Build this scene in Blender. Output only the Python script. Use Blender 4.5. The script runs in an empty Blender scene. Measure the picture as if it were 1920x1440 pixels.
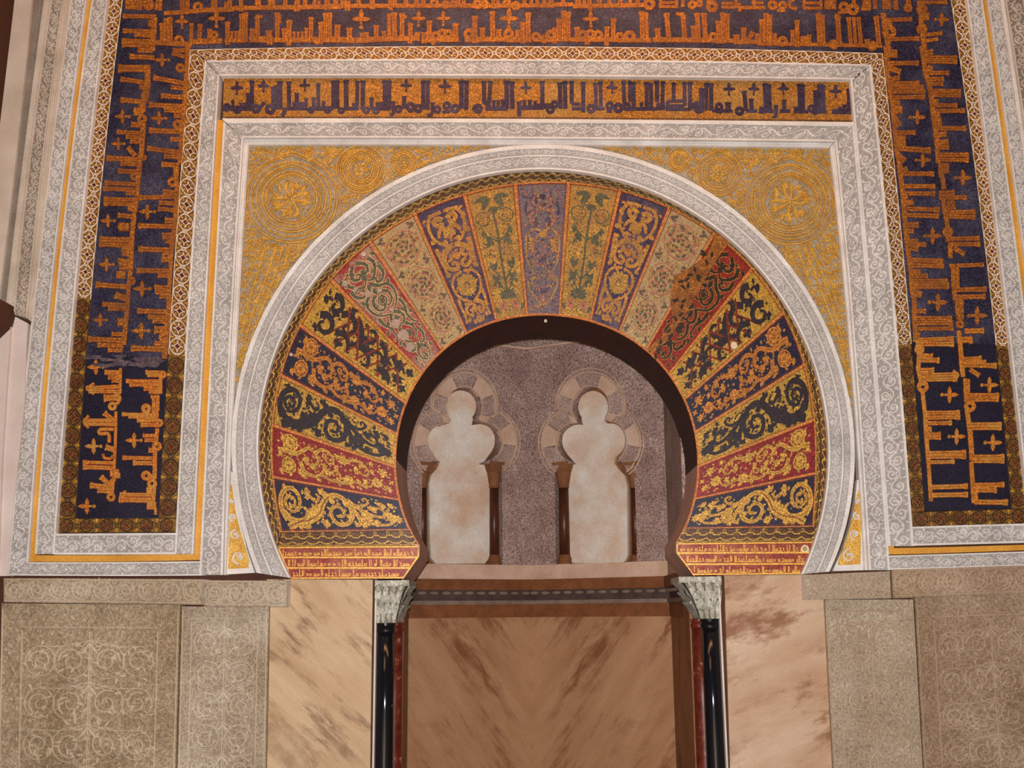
import bpy, math, random
import numpy as np

# ------------------------------------------------------------------ camera, light, exposure
SC = bpy.context.scene
COL = SC.collection
FPX = 2070.0
CAM = np.array([0.0, -7.7, 1.65])
PITCH, YAW, ROLL = math.radians(11.7), math.radians(0.97), math.radians(0.5)
fw = np.array([-math.sin(YAW) * math.cos(PITCH), math.cos(YAW) * math.cos(PITCH), math.sin(PITCH)])
rt0 = np.array([math.cos(YAW), math.sin(YAW), 0.0])
up0 = np.cross(rt0, fw)
RT = math.cos(ROLL) * rt0 - math.sin(ROLL) * up0
UP = math.cos(ROLL) * up0 + math.sin(ROLL) * rt0
cam_data = bpy.data.cameras.new('camera')
cam_data.sensor_width = 36.0
cam_data.lens = FPX / 1920 * 36.0
cam = bpy.data.objects.new('camera', cam_data)
COL.objects.link(cam)
from mathutils import Matrix, Vector
cam.matrix_world = Matrix(((RT[0], UP[0], -fw[0], CAM[0]), (RT[1], UP[1], -fw[1], CAM[1]),
                           (RT[2], UP[2], -fw[2], CAM[2]), (0, 0, 0, 1)))
SC.camera = cam

world = bpy.data.worlds.new('world')
SC.world = world
world.use_nodes = True
world.node_tree.nodes['Background'].inputs[0].default_value = (1.0, 0.80, 0.62, 1)
world.node_tree.nodes['Background'].inputs[1].default_value = 0.06

def lamp(name, kind, loc, energy, color, size=0.1, target=None, size_y=None):
    l = bpy.data.lights.new(name, kind)
    l.energy = energy
    l.color = color
    if kind == 'AREA':
        l.size = size
        if size_y:
            l.shape = 'RECTANGLE'
            l.size_y = size_y
    else:
        l.shadow_soft_size = size
    o = bpy.data.objects.new(name, l)
    COL.objects.link(o)
    o.location = loc
    if target is not None:
        o.rotation_euler = (Vector(target) - Vector(loc)).to_track_quat('-Z', 'Y').to_euler()
    return o

# the photographer's flash beside the lens, and the warm lamps up in the vault
lamp('flash', 'POINT', (-0.03, -7.62, 1.78), 1950, (1.0, 0.975, 0.965), 0.05)
lamp('vault_lamps', 'AREA', (0.0, -2.2, 7.6), 62, (1.0, 0.46, 0.20), 5.0, (0.0, 0.0, 5.6), 0.5)
lamp('side_lamps', 'AREA', (-1.5, -4.5, 7.0), 34, (1.0, 0.55, 0.25), 2.0, (0.0, 0.0, 4.4), 2.0)
SC.view_settings.view_transform = 'Standard'
SC.view_settings.look = 'None'
SC.view_settings.gamma = 1.0
SC.view_settings.use_curve_mapping = False
SC.view_settings.exposure = 0.0
SC.cycles.max_bounces = 3
SC.cycles.diffuse_bounces = 2
SC.cycles.glossy_bounces = 2

# ------------------------------------------------------------------ surfaces seen from the tripod point
def rays(p):
    p = np.atleast_2d(np.asarray(p, float))
    a = (p[:, 0] - 960.0) / FPX
    b = (720.0 - p[:, 1]) / FPX
    return fw[None, :] + a[:, None] * RT[None, :] + b[:, None] * UP[None, :]

class Surf:
    """a flat face of the building: survey points taken in the photo become points on it"""
    def __init__(s, p0, n):
        s.p0 = np.asarray(p0, float)
        s.n = np.asarray(n, float) / np.linalg.norm(n)
    def at(s, p, h=0.0):
        d = rays(p)
        h = np.broadcast_to(np.asarray(h, float), (len(d),))
        t = ((s.p0 - CAM) @ s.n + h) / (d @ s.n)
        # keep the plan position of the face itself, then lift along the normal
        t0 = ((s.p0 - CAM) @ s.n) / (d @ s.n)
        return CAM + d * t0[:, None] + s.n[None, :] * h[:, None] if s.lift else CAM + d * t[:, None]
    lift = False

class Lifted(Surf):
    lift = True

def wall_at(y):
    return Lifted((0, y, 0), (0, -1, 0))

# ------------------------------------------------------------------ mesh builder and scene objects
WLOC = {}

class MB:
    def __init__(s):
        s.V, s.F, s.I, s.n = [], [], [], 0
    def add(s, v, faces, mi=0):
        v = np.asarray(v, float)
        s.V.append(v)
        for f in faces:
            s.F.append([int(i) + s.n for i in f])
        s.I += [mi] * len(faces)
        s.n += len(v)
    def box(s, lo, hi, mi=0):
        x0, y0, z0 = lo
        x1, y1, z1 = hi
        s.add([(x0, y0, z0), (x1, y0, z0), (x1, y1, z0), (x0, y1, z0), (x0, y0, z1), (x1, y0, z1), (x1, y1, z1), (x0, y1, z1)],
              [(0, 1, 5, 4), (1, 2, 6, 5), (2, 3, 7, 6), (3, 0, 4, 7), (4, 5, 6, 7), (3, 2, 1, 0)], mi)
    def loft(s, rows, closed=True, mi=0, caps=True):
        m = len(rows[0])
        v = np.concatenate([np.asarray(r, float) for r in rows])
        f = []
        for i in range(len(rows) - 1):
            for j in range(m if closed else m - 1):
                k = (j + 1) % m
                f.append((i * m + j, i * m + k, (i + 1) * m + k, (i + 1) * m + j))
        if caps:
            f.append(tuple(range(m))[::-1])
            f.append(tuple((len(rows) - 1) * m + j for j in range(m)))
        s.add(v, f, mi)
    def lathe(s, c, prof, n=24, mi=0):
        rows = []
        for r, z in prof:
            a = np.arange(n) * 2 * math.pi / n
            rows.append(np.stack([c[0] + r * np.cos(a), c[1] + r * np.sin(a), np.full(n, c[2] + z)], 1))
        s.loft(rows, True, mi)
    def build(s, name, mats, parent=None, label=None, cat=None, group=None, kind=None, smooth=False):
        V = np.concatenate(s.V) if s.V else np.zeros((0, 3))
        if parent is None:
            base = np.array([(V[:, 0].min() + V[:, 0].max()) / 2, (V[:, 1].min() + V[:, 1].max()) / 2, V[:, 2].min()])
            if kind == 'structure':
                base = np.zeros(3)
        else:
            base = WLOC[parent.name]
        me = bpy.data.meshes.new(name)
        me.from_pydata((V - base).tolist(), [], s.F)
        if not isinstance(mats, (list, tuple)):
            mats = [mats]
        for m in mats:
            me.materials.append(m)
        me.polygons.foreach_set('material_index', s.I)
        if smooth:
            me.polygons.foreach_set('use_smooth', [True] * len(s.F))
        me.validate()
        me.update()
        o = bpy.data.objects.new(name, me)
        COL.objects.link(o)
        WLOC[o.name] = base
        if parent is None:
            o.location = base
        else:
            o.parent = parent
        props(o, label, cat, group, kind)
        return o

def props(o, label=None, cat=None, group=None, kind=None):
    for k, v in (('label', label), ('category', cat), ('group', group), ('kind', kind)):
        if v:
            o[k] = v

def thing(name, label, cat, loc, group=None):
    o = bpy.data.objects.new(name, None)
    o.empty_display_size = 0.1
    COL.objects.link(o)
    o.location = loc
    WLOC[o.name] = np.asarray(loc, float)
    props(o, label, cat, group)
    return o

# ------------------------------------------------------------------ 2-D helpers
def cat_rom(p, k=4):
    p = np.asarray(p, float)
    if len(p) < 3:
        return p
    q = np.vstack([2 * p[0] - p[1], p, 2 * p[-1] - p[-2]])
    out = []
    for i in range(1, len(q) - 2):
        for j in range(k):
            t = j / k
            out.append(0.5 * ((2 * q[i]) + (-q[i - 1] + q[i + 1]) * t + (2 * q[i - 1] - 5 * q[i] + 4 * q[i + 1] - q[i + 2]) * t * t
                              + (-q[i - 1] + 3 * q[i] - 3 * q[i + 1] + q[i + 2]) * t ** 3))
    out.append(q[-2])
    return np.array(out)

def circ(c, r, n=16, a0=0.0, a1=2 * math.pi):
    a = np.linspace(a0, a1, n + 1)
    return np.stack([c[0] + r * np.cos(a), c[1] + r * np.sin(a)], 1)

def spir(c, r, a0, turns, n=14, r1=0.18):
    t = np.linspace(0, 1, n)
    a = a0 + turns * 2 * math.pi * t
    rr = r * (1 - (1 - r1) * t)
    return np.stack([c[0] + rr * np.cos(a), c[1] + rr * np.sin(a)], 1)

def leaf_pts(p, ang, ln, bend=0.0, n=5):
    t = np.linspace(0, 1, n)
    a = ang + bend * t
    dx = np.cos(a) * ln / (n - 1)
    dy = np.sin(a) * ln / (n - 1)
    x = p[0] + np.concatenate([[0], np.cumsum(dx[:-1])])
    y = p[1] + np.concatenate([[0], np.cumsum(dy[:-1])])
    return np.stack([x, y], 1)

LEAF = np.array([0.15, 0.85, 1.0, 0.65, 0.05])

class Strip:
    """local (s along, t across) coordinates between two survey edges"""
    def __init__(s, A, B, surf):
        s.A, s.B, s.surf = np.asarray(A, float), np.asarray(B, float), surf
        mid = (s.A + s.B) / 2
        d = np.concatenate([[0], np.cumsum(np.linalg.norm(np.diff(mid, axis=0), axis=1))])
        s.d, s.L = d, d[-1]
        s.w = np.linalg.norm(s.A - s.B, axis=1).mean()
    def px(s, q):
        q = np.atleast_2d(q)
        f = 0.5 + q[:, 1] / s.w
        out = []
        for k in (0, 1):
            a = np.interp(q[:, 0], s.d, s.A[:, k])
            b = np.interp(q[:, 0], s.d, s.B[:, k])
            out.append(a + (b - a) * f)
        return np.stack(out, 1)
    def at(s, q, h=0.0):
        return s.surf.at(s.px(q), h)

class Flat:
    """local coordinates = survey coordinates on the face"""
    def __init__(s, surf):
        s.surf = surf
    def px(s, q):
        return np.atleast_2d(q)
    def at(s, q, h=0.0):
        return s.surf.at(np.atleast_2d(q), h)

PROF = {'ridge': [(-1, 0), (0, 1), (1, 0)], 'flat': [(-1, 0), (-1, 1), (1, 1), (1, 0)],
        'round': [(-1, 0), (-0.55, 0.8), (0.55, 0.8), (1, 0)]}

class Draw:
    def __init__(s, m, mb=None, prof='flat', h=0.002, base=0.0):
        s.m, s.mb, s.prof, s.h, s.base, s.ws, s.cnt = m, mb or MB(), prof, h, base, 1.0, 0
    def lift(s, h):
        # no two inlaid pieces lie in exactly the same plane
        s.cnt += 1
        return h + min(0.0007, 0.3 * h) * ((s.cnt * 0.61803) % 1.0)
    def stroke(s, pts, w, mi=0, h=None, closed=False, prof=None):
        p = np.asarray(pts, float)
        n = len(p)
        w = (np.broadcast_to(np.asarray(w, float), (n,)) if np.ndim(w) else np.full(n, float(w))) * s.ws
        if closed:
            tg = np.roll(p, -1, 0) - np.roll(p, 1, 0)
        else:
            tg = np.gradient(p, axis=0)
        ln = np.linalg.norm(tg, axis=1)
        ln[ln == 0] = 1
        nr = np.stack([-tg[:, 1], tg[:, 0]], 1) / ln[:, None]
        pr = PROF[prof or s.prof]
        h = s.lift(s.h if h is None else h)
        k = len(pr)
        q = np.concatenate([p + nr * (w * o)[:, None] for o, _ in pr])
        hh = np.concatenate([np.full(n, s.base + h * e) for _, e in pr])
        v = s.m.at(q, hh)
        f = []
        for j in range(k - 1):
            a, b = j * n, (j + 1) * n
            for i in range(n - 1):
                f.append((a + i, a + i + 1, b + i + 1, b + i))
            if closed:
                f.append((a + n - 1, a, b, b + n - 1))
        if not closed:
            f.append(tuple(j * n for j in range(k)))
            f.append(tuple(j * n + n - 1 for j in range(k))[::-1])
        s.mb.add(v, f, mi)
    def curve(s, pts, w0, w1=None, mi=0, out=None, k=4, ow=1.1, vein=None, **kw):
        p = cat_rom(pts, k)
        w = np.linspace(w0, w0 if w1 is None else w1, len(p))
        if out is not None:
            s.stroke(p, w + ow, out, h=s.h * 0.55)
        s.stroke(p, w, mi, **kw)
        if vein is not None:
            s.stroke(p[:-2], 0.34 / s.ws, vein, h=s.h * 1.5)
    def leaf(s, p, ang, ln, w, bend=0.0, mi=0, out=None, ow=1.1, n=5, vein=None, **kw):
        q = leaf_pts(p, ang, ln, bend, n)
        ww = np.interp(np.linspace(0, 1, n), np.linspace(0, 1, 5), LEAF) * w
        if out is not None:
            s.stroke(q, ww + ow, out, h=s.h * 0.55)
        s.stroke(q, ww, mi, **kw)
        if vein is not None:
            s.stroke(q[:-1], 0.35, vein, h=(kw.get('h') or s.h) * 1.3)
    def ring(s, c, r, w, mi=0, n=16, out=None, ow=1.0, **kw):
        p = circ(c, r, n)[:-1]
        if out is not None:
            s.stroke(p, w + ow, out, h=s.h * 0.55, closed=True)
        s.stroke(p, w, mi, closed=True, **kw)
    def dot(s, c, r, mi=0, h=None, n=7):
        h = s.lift(s.h if h is None else h)
        p = circ(c, r, n)[:-1]
        q = np.vstack([p, circ(c, r * 0.6, n)[:-1], [c]])
        hh = np.concatenate([np.full(n, s.base), np.full(n, s.base + h * 0.8), [s.base + h]])
        f = []
        for i in range(n):
            j = (i + 1) % n
            f.append((i, j, n + j, n + i))
            f.append((n + i, n + j, 2 * n))
        s.mb.add(s.m.at(q, hh), f, mi)
    def disc(s, c, r, mi=0, h=None, n=12):
        s.poly(circ(c, r, n)[:-1], mi, h)
    def poly(s, pts, mi=0, h=None):
        h = s.lift(s.h if h is None else h)
        p = np.asarray(pts, float)
        n = len(p)
        v = np.concatenate([s.m.at(p, s.base), s.m.at(p, s.base + h)])
        f = [tuple(range(n, 2 * n))] + [(i, (i + 1) % n, n + (i + 1) % n, n + i) for i in range(n)]
        s.mb.add(v, f, mi)
    def rosette(s, c, r, n=8, mi=0, out=None, core=None, rot=0.0):
        if out is not None:
            s.disc(c, r * 1.08, out, s.h * 0.5)
        for k in range(n):
            a = rot + 2 * math.pi * k / n
            s.leaf((c[0] + r * 0.25 * math.cos(a), c[1] + r * 0.25 * math.sin(a)), a, r * 0.75, r * 0.27, 0, mi)
        s.dot(c, r * 0.22, mi if core is None else core)
    def fan(s, c, n, a0, a1, ln, w, mi=0, out=None, bend=0.0, **kw):
        for k in range(n):
            a = a0 + (a1 - a0) * (k / (n - 1) if n > 1 else 0.5)
            l = ln * (0.75 + 0.25 * math.sin(math.pi * (k + 0.5) / n))
            s.leaf(c, a, l, w, bend, mi, out, **kw)

def prism(mb, pxs, surf, h0, h1, mi=0, side=None):
    """solid slab: survey outline on the face, from h0 behind to h1 in front"""
    v1 = surf.at(pxs, h1)
    n = len(v1)
    v0 = v1 + surf.n * (h0 - h1)
    base = mb.n
    mb.add(np.concatenate([v1, v0]), [tuple(range(n))], mi)
    mb.F += [[base + i, base + n + i, base + n + (i + 1) % n, base + (i + 1) % n] for i in range(n)]
    mb.F.append(list(range(base + n, base + 2 * n))[::-1])
    mb.I += [mi if side is None else side] * (n + 1)

def vcurve(pts, deg=2):
    p = np.asarray(pts, float)
    c = np.polyfit(p[:, 0], p[:, 1], min(deg, len(p) - 1))
    return lambda y: np.polyval(c, y)

def vedge(fn, y0, y1, n=14):
    y = np.linspace(y0, y1, n)
    return np.stack([fn(y), y], 1)

def hedge(fn, x0, x1, n=14):
    x = np.linspace(x0, x1, n)
    return np.stack([x, fn(x)], 1)
# ------------------------------------------------------------------ materials (all procedural)
def lin(c):
    c = np.asarray(c, float) / 255.0
    return np.where(c <= 0.04045, c / 12.92, ((c + 0.055) / 1.055) ** 2.4)

ALB = 1.25
def rgb(*c):
    v = np.minimum(lin(c) * ALB, 0.9)
    return (float(v[0]), float(v[1]), float(v[2]), 1.0)

class NT:
    def __init__(s, name):
        s.mat = bpy.data.materials.new(name)
        s.mat.use_nodes = True
        s.t = s.mat.node_tree
        s.b = s.t.nodes['Principled BSDF']
        s.pos = s.t.nodes.new('ShaderNodeNewGeometry').outputs['Position']
    def new(s, k, **kw):
        n = s.t.nodes.new(k)
        for a, b in kw.items():
            if a in n.inputs:
                n.inputs[a].default_value = b
            else:
                setattr(n, a, b)
        return n
    def link(s, a, b):
        s.t.links.new(a, b)
    def noise(s, scale, detail=4.0, rough=0.55, vec=None):
        n = s.new('ShaderNodeTexNoise')
        n.inputs['Scale'].default_value = scale
        n.inputs['Detail'].default_value = detail
        n.inputs['Roughness'].default_value = rough
        s.link(vec or s.pos, n.inputs['Vector'])
        return n.outputs['Fac']
    def ramp(s, fac, stops):
        r = s.new('ShaderNodeValToRGB')
        e = r.color_ramp.elements
        while len(e) < len(stops):
            e.new(0.5)
        for x, (p, c) in zip(e, stops):
            x.position = p
            x.color = c
        s.link(fac, r.inputs['Fac'])
        return r.outputs['Color']
    def mix(s, fac, a, b, mode='MIX'):
        m = s.new('ShaderNodeMix', data_type='RGBA', blend_type=mode)
        for sock, v in ((m.inputs[0], fac), (m.inputs[6], a), (m.inputs[7], b)):
            if hasattr(v, 'is_output'):
                s.link(v, sock)
            else:
                sock.default_value = v
        return m.outputs[2]
    def bump(s, fac, strength, dist=0.01):
        b = s.new('ShaderNodeBump')
        b.inputs['Strength'].default_value = strength
        b.inputs['Distance'].default_value = dist
        s.link(fac, b.inputs['Height'])
        s.link(b.outputs['Normal'], s.b.inputs['Normal'])
    def done(s, color, rough=0.6, metal=0.0, spec=0.4):
        if hasattr(color, 'is_output'):
            s.link(color, s.b.inputs['Base Color'])
        else:
            s.b.inputs['Base Color'].default_value = color
        s.b.inputs['Roughness'].default_value = rough
        s.b.inputs['Metallic'].default_value = metal
        s.b.inputs['Specular IOR Level'].default_value = spec
        return s.mat

def sc(c, k):
    return (min(c[0] * k, 1), min(c[1] * k, 1), min(c[2] * k, 1), 1)

def mosaic(name, c, var=0.45, scale=150, rough=0.42, metal=0.15, worn=None, wscale=2.2, wlo=0.45, whi=0.65, spec=0.4):
    """glass tesserae: each small cell has its own tint; optional worn areas of another tint"""
    m = NT(name)
    v = m.new('ShaderNodeTexVoronoi')
    v.inputs['Scale'].default_value = scale
    m.link(m.pos, v.inputs['Vector'])
    sep = m.new('ShaderNodeSeparateColor')
    m.link(v.outputs['Color'], sep.inputs[0])
    col = m.ramp(sep.outputs[0], [(0.0, sc(c, 1 - var)), (0.55, c), (0.9, sc(c, 1 + var)), (1.0, sc(c, 1 + 2.4 * var))])
    if worn is not None:
        w = m.ramp(sep.outputs[1], [(0.0, sc(worn, 1 - var)), (0.6, worn), (1.0, sc(worn, 1 + var))])
        n = m.noise(wscale, 5, 0.65)
        f = m.ramp(n, [(wlo, (0, 0, 0, 1)), (whi, (1, 1, 1, 1))])
        col = m.mix(f, col, w)
    # tiny tilt of each tessera
    b = m.new('ShaderNodeBump')
    b.inputs['Strength'].default_value = 0.25
    b.inputs['Distance'].default_value = 0.003
    m.link(sep.outputs[2], b.inputs['Height'])
    m.link(b.outputs['Normal'], m.b.inputs['Normal'])
    return m.done(col, rough, metal, spec)

def stone(name, c, c2, nscale=9.0, fine=160.0, bump=0.3, fvar=0.25, rough=0.75, lo=0.35, hi=0.7, bscale=70.0, bdist=0.006, metal=0.0):
    m = NT(name)
    col = m.ramp(m.noise(nscale, 6, 0.6), [(lo, c), (hi, c2)])
    f = m.ramp(m.noise(fine, 2, 0.6), [(0.3, (1 - fvar, 1 - fvar, 1 - fvar, 1)), (0.7, (1 + fvar * 0.5,) * 3 + (1,))])
    col = m.mix(1.0, col, f, 'MULTIPLY')
    m.bump(m.noise(bscale, 4, 0.6), bump, bdist)
    return m.done(col, rough, metal, 0.3)

def marble(name, base, light, vein, rot=0.7, scale=1.6, rough=0.5, stretch=5.0, vlo=0.40, mirror=None):
    m = NT(name)
    vec = m.pos
    if mirror is not None:
        sx = m.new('ShaderNodeSeparateXYZ')
        m.link(vec, sx.inputs[0])
        sub = m.new('ShaderNodeMath', operation='SUBTRACT')
        m.link(sx.outputs[0], sub.inputs[0])
        sub.inputs[1].default_value = mirror
        ab = m.new('ShaderNodeMath', operation='ABSOLUTE')
        m.link(sub.outputs[0], ab.inputs[0])
        cx = m.new('ShaderNodeCombineXYZ')
        m.link(ab.outputs[0], cx.inputs[0])
        m.link(sx.outputs[2], cx.inputs[2])
        vec = cx.outputs[0]
    mp = m.new('ShaderNodeMapping')
    mp.vector_type = 'TEXTURE'
    mp.inputs['Rotation'].default_value = (0, rot, 0)
    mp.inputs['Scale'].default_value = (stretch, 1, 1)
    m.link(vec, mp.inputs['Vector'])
    warp = m.noise(scale * 1.2, 6, 0.6, vec)
    cloud = m.noise(scale * 2.2, 6, 0.62, mp.outputs[0])
    col = m.ramp(cloud, [(0.3, base), (0.68, light)])
    vn = m.noise(scale * 3.4, 8, 0.7, mp.outputs[0])
    vf = m.ramp(vn, [(vlo, (1, 1, 1, 1)), (vlo + 0.10, (0, 0, 0, 1))])
    wf = m.ramp(warp, [(0.38, (0, 0, 0, 1)), (0.58, (1, 1, 1, 1))])
    vf = m.mix(1.0, vf, wf, 'MULTIPLY')
    col = m.mix(vf, col, vein)
    f = m.ramp(m.noise(150, 2, 0.6), [(0.3, (0.78, 0.78, 0.78, 1)), (0.7, (1.10, 1.10, 1.10, 1))])
    col = m.mix(1.0, col, f, 'MULTIPLY')
    return m.done(col, rough, 0.0, 0.35)

M = {}
M['stucco'] = stone('white_stucco', rgb(196, 190, 184), rgb(218, 213, 209), 5, 170, 0.35, 0.26)
M['stucco_ground'] = stone('stucco_ground', rgb(146, 140, 136), rgb(172, 166, 161), 5, 140, 0.5, 0.4)  # age stain in the recesses, plus relief shade put into the grey
M['stucco_old'] = stone('aged_stucco', rgb(178, 164, 148), rgb(200, 188, 174), 4, 160, 0.4, 0.2)
M['stucco_old_ground'] = stone('aged_stucco_ground', rgb(118, 106, 96), rgb(142, 130, 118), 4, 120, 0.5, 0.35)  # aged ground, deepened to carry the shade of carving and groove
M['plain_stone'] = stone('plain_stone', rgb(176, 160, 144), rgb(200, 188, 176), 2.2, 120, 0.25, 0.15)
M['plain_pale'] = stone('pale_plain_stone', rgb(188, 172, 164), rgb(206, 194, 188), 2.2, 120, 0.2, 0.12)
M['tan_panel'] = stone('tan_carved_stone', rgb(138, 117, 90), rgb(168, 147, 120), 2.4, 62, 1.0, 0.42, bscale=45, bdist=0.012)  # fine colour mottle stands in for shading of the carving
M['tan_relief'] = stone('tan_relief', rgb(176, 158, 130), rgb(200, 184, 160), 2.4, 150, 0.4, 0.25)
M['tan_panel_b'] = stone('worn_tan_carved_stone', rgb(134, 108, 83), rgb(164, 140, 116), 2.0, 62, 1.0, 0.42, bscale=60, bdist=0.012)  # same mottle: relief shading put into the tint
M['tan_relief_b'] = stone('worn_tan_relief', rgb(156, 132, 106), rgb(180, 160, 138), 2.0, 150, 0.4, 0.25)
M['tan_panel_n'] = stone('grey_tan_carved_stone', rgb(146, 128, 106), rgb(176, 160, 140), 2.4, 62, 1.0, 0.42, bscale=50, bdist=0.012)  # mottled tint here too carries the carving's shading
M['tan_relief_n'] = stone('grey_tan_relief', rgb(176, 160, 138), rgb(196, 184, 164), 2.4, 150, 0.4, 0.22)
M['gilt'] = stone('gilt_fillet', rgb(192, 132, 44), rgb(216, 158, 66), 3, 140, 0.3, 0.25, rough=0.5)
M['gilt_relief'] = stone('gilded_relief', rgb(190, 136, 52), rgb(226, 176, 84), 14, 130, 0.6, 0.5, rough=0.40, metal=0.25)
M['spandrel_ground'] = stone('grey_blue_stucco', rgb(134, 122, 102), rgb(164, 154, 138), 8, 120, 0.6, 0.4)  # ground kept darker than the gilding, standing in for recess shade
M['marble_l'] = marble('tan_marble', rgb(166, 132, 96), rgb(190, 164, 130), rgb(122, 92, 62), 0.75, 2.2, stretch=5)
M['marble_r'] = marble('rosy_tan_marble', rgb(160, 122, 90), rgb(190, 164, 138), rgb(130, 86, 54), -0.35, 1.4, stretch=2.6)
M['marble_n'] = None
M['marble_side'] = marble('shaded_brown_marble', rgb(116, 66, 34), rgb(140, 86, 50), rgb(84, 42, 18), 0.9, 1.6)  # shadow on the niche side wall put into a darker marble colour
M['plaster'] = stone('pale_plaster', rgb(200, 166, 140), rgb(238, 214, 204), 3.2, 130, 0.3, 0.2)
M['niche_stone'] = stone('mauve_carved_stucco', rgb(154, 124, 114), rgb(184, 156, 146), 4, 75, 1.0, 0.8, bscale=60, bdist=0.012)
M['niche_relief'] = stone('mauve_stucco_relief', rgb(156, 128, 116), rgb(184, 156, 144), 4, 90, 0.6, 0.6)
M['niche_plain'] = stone('plain_mauve_stucco', rgb(184, 150, 126), rgb(206, 174, 152), 5, 130, 0.3, 0.25)
M['brown_stone'] = stone('brown_stone', rgb(112, 70, 42), rgb(136, 88, 54), 5, 120, 0.3, 0.3)
M['dark_shaft'] = stone('dark_brown_marble', rgb(66, 32, 20), rgb(86, 46, 28), 5, 90, 0.1, 0.3, rough=0.35)
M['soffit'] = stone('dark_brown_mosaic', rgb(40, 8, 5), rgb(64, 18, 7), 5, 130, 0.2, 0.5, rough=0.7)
M['soffit_lit'] = stone('flash_lit_mauve', rgb(170, 134, 122), rgb(196, 154, 136), 3, 130, 0.2, 0.2)  # paler feet of the soffit: flash light put into the colour
M['cornice'] = stone('brown_cornice', rgb(106, 62, 34), rgb(132, 80, 44), 8, 120, 0.4, 0.3)
M['cornice_dark'] = stone('dark_cornice', rgb(64, 46, 42), rgb(86, 66, 60), 8, 120, 0.4, 0.3)
M['cornice_grey'] = stone('grey_cornice', rgb(112, 92, 82), rgb(134, 114, 102), 8, 120, 0.4, 0.3)
M['capital'] = stone('grey_capital_marble', rgb(140, 137, 124), rgb(204, 199, 186), 16, 80, 0.9, 0.5)
M['capital_dark'] = stone('capital_recess_shade', rgb(96, 88, 74), rgb(124, 114, 98), 12, 150, 0.4, 0.3)  # darker copy of the capital marble, shade between leaves as colour
M['floor'] = stone('floor_stone', rgb(120, 100, 80), rgb(140, 120, 98), 2, 60, 0.2, 0.2, rough=0.5)
M['core'] = stone('wall_masonry', rgb(120, 96, 74), rgb(140, 114, 90), 2, 60, 0.3, 0.2)
M['shade'] = stone('dark_masonry_and_shade', rgb(66, 36, 22), rgb(84, 50, 32), 2, 60, 0.3, 0.2)  # brown of the impost; on the walls it stands in for recess shade

def col_black():
    m = NT('black_polished_marble')
    f = m.ramp(m.noise(15, 3, 0.5), [(0.735, (0, 0, 0, 1)), (0.77, (1, 1, 1, 1))])
    col = m.mix(f, (0.006, 0.006, 0.009, 1), rgb(120, 104, 70))
    return m.done(col, 0.13, 0.0, 0.6)
M['black'] = col_black()
def col_red():
    m = NT('red_porphyry')
    col = m.ramp(m.noise(16, 4, 0.6), [(0.35, rgb(72, 20, 12)), (0.6, rgb(98, 38, 24)), (0.72, rgb(196, 140, 104))])
    return m.done(col, 0.4, 0.0, 0.4)
M['red_col'] = col_red()

# mosaics
M['blue_worn'] = mosaic('worn_blue_mosaic', rgb(40, 37, 56), 0.8, 150, worn=rgb(70, 68, 86), wscale=3.0)
M['navy'] = mosaic('navy_mosaic', rgb(26, 23, 38), 0.55, 150, worn=rgb(34, 31, 50), wscale=4)
M['letter_gold'] = mosaic('letter_gold_mosaic', rgb(152, 92, 34), 0.6, 150, worn=rgb(128, 78, 40), wscale=4)
M['letter_gold_new'] = mosaic('bright_letter_gold', rgb(172, 104, 36), 0.5, 150, worn=rgb(180, 132, 58), wscale=5)
M['letter_edge'] = mosaic('rust_outline_mosaic', rgb(112, 46, 20), 0.5, 150)
M['letter_edge_new'] = mosaic('bright_rust_outline', rgb(150, 52, 20), 0.4, 150)
M['gold_panel'] = mosaic('gold_panel_mosaic', rgb(150, 98, 38), 0.6, 150, worn=rgb(158, 120, 66), wscale=1.6, wlo=0.5, whi=0.7)
M['navy_letter'] = mosaic('navy_letter_mosaic', rgb(52, 40, 60), 0.6, 150, worn=rgb(76, 68, 88), wscale=3)
M['border_brown'] = mosaic('brown_border_mosaic', rgb(112, 72, 44), 0.6, 150, worn=rgb(132, 96, 56), wscale=8)
M['border_dark'] = mosaic('dark_border_mosaic', rgb(72, 38, 20), 0.6, 150, worn=rgb(96, 62, 26), wscale=8)
M['border_white'] = mosaic('white_line_mosaic', rgb(206, 190, 168), 0.2, 150, rough=0.6, metal=0)
M['border_olive'] = mosaic('olive_gold_mosaic', rgb(122, 86, 34), 0.55, 150, worn=rgb(96, 62, 28), wscale=6)
M['border_black'] = mosaic('black_line_mosaic', rgb(50, 34, 22), 0.4, 150)
M['border_maroon'] = mosaic('maroon_mosaic', rgb(88, 36, 28), 0.5, 150)
M['border_gold'] = mosaic('border_gold_mosaic', rgb(170, 122, 40), 0.5, 150)
M['v_gold'] = mosaic('bright_gold_mosaic', rgb(172, 130, 52), 0.5, 150)
M['v_goldground'] = mosaic('gold_ground_mosaic', rgb(158, 120, 46), 0.5, 150)
M['v_goldworn'] = mosaic('worn_gold_mosaic', rgb(154, 116, 54), 0.5, 150, worn=rgb(136, 102, 58), wscale=6)
M['v_orange'] = mosaic('orange_gold_mosaic', rgb(160, 104, 40), 0.45, 150)
M['v_navy'] = mosaic('deep_blue_mosaic', rgb(30, 27, 44), 0.5, 150)
M['v_blueworn'] = mosaic('violet_blue_mosaic', rgb(54, 47, 68), 0.5, 150, worn=rgb(92, 78, 86), wscale=6)
M['v_greyblue'] = mosaic('grey_blue_mosaic', rgb(96, 84, 92), 0.45, 150, worn=rgb(112, 92, 84), wscale=7)
M['v_black'] = mosaic('black_scroll_mosaic', rgb(40, 30, 34), 0.5, 150)
M['v_red'] = mosaic('crimson_mosaic', rgb(116, 26, 28), 0.5, 150)
M['v_redfresh'] = mosaic('brick_red_mosaic', rgb(120, 34, 20), 0.45, 150)
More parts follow.
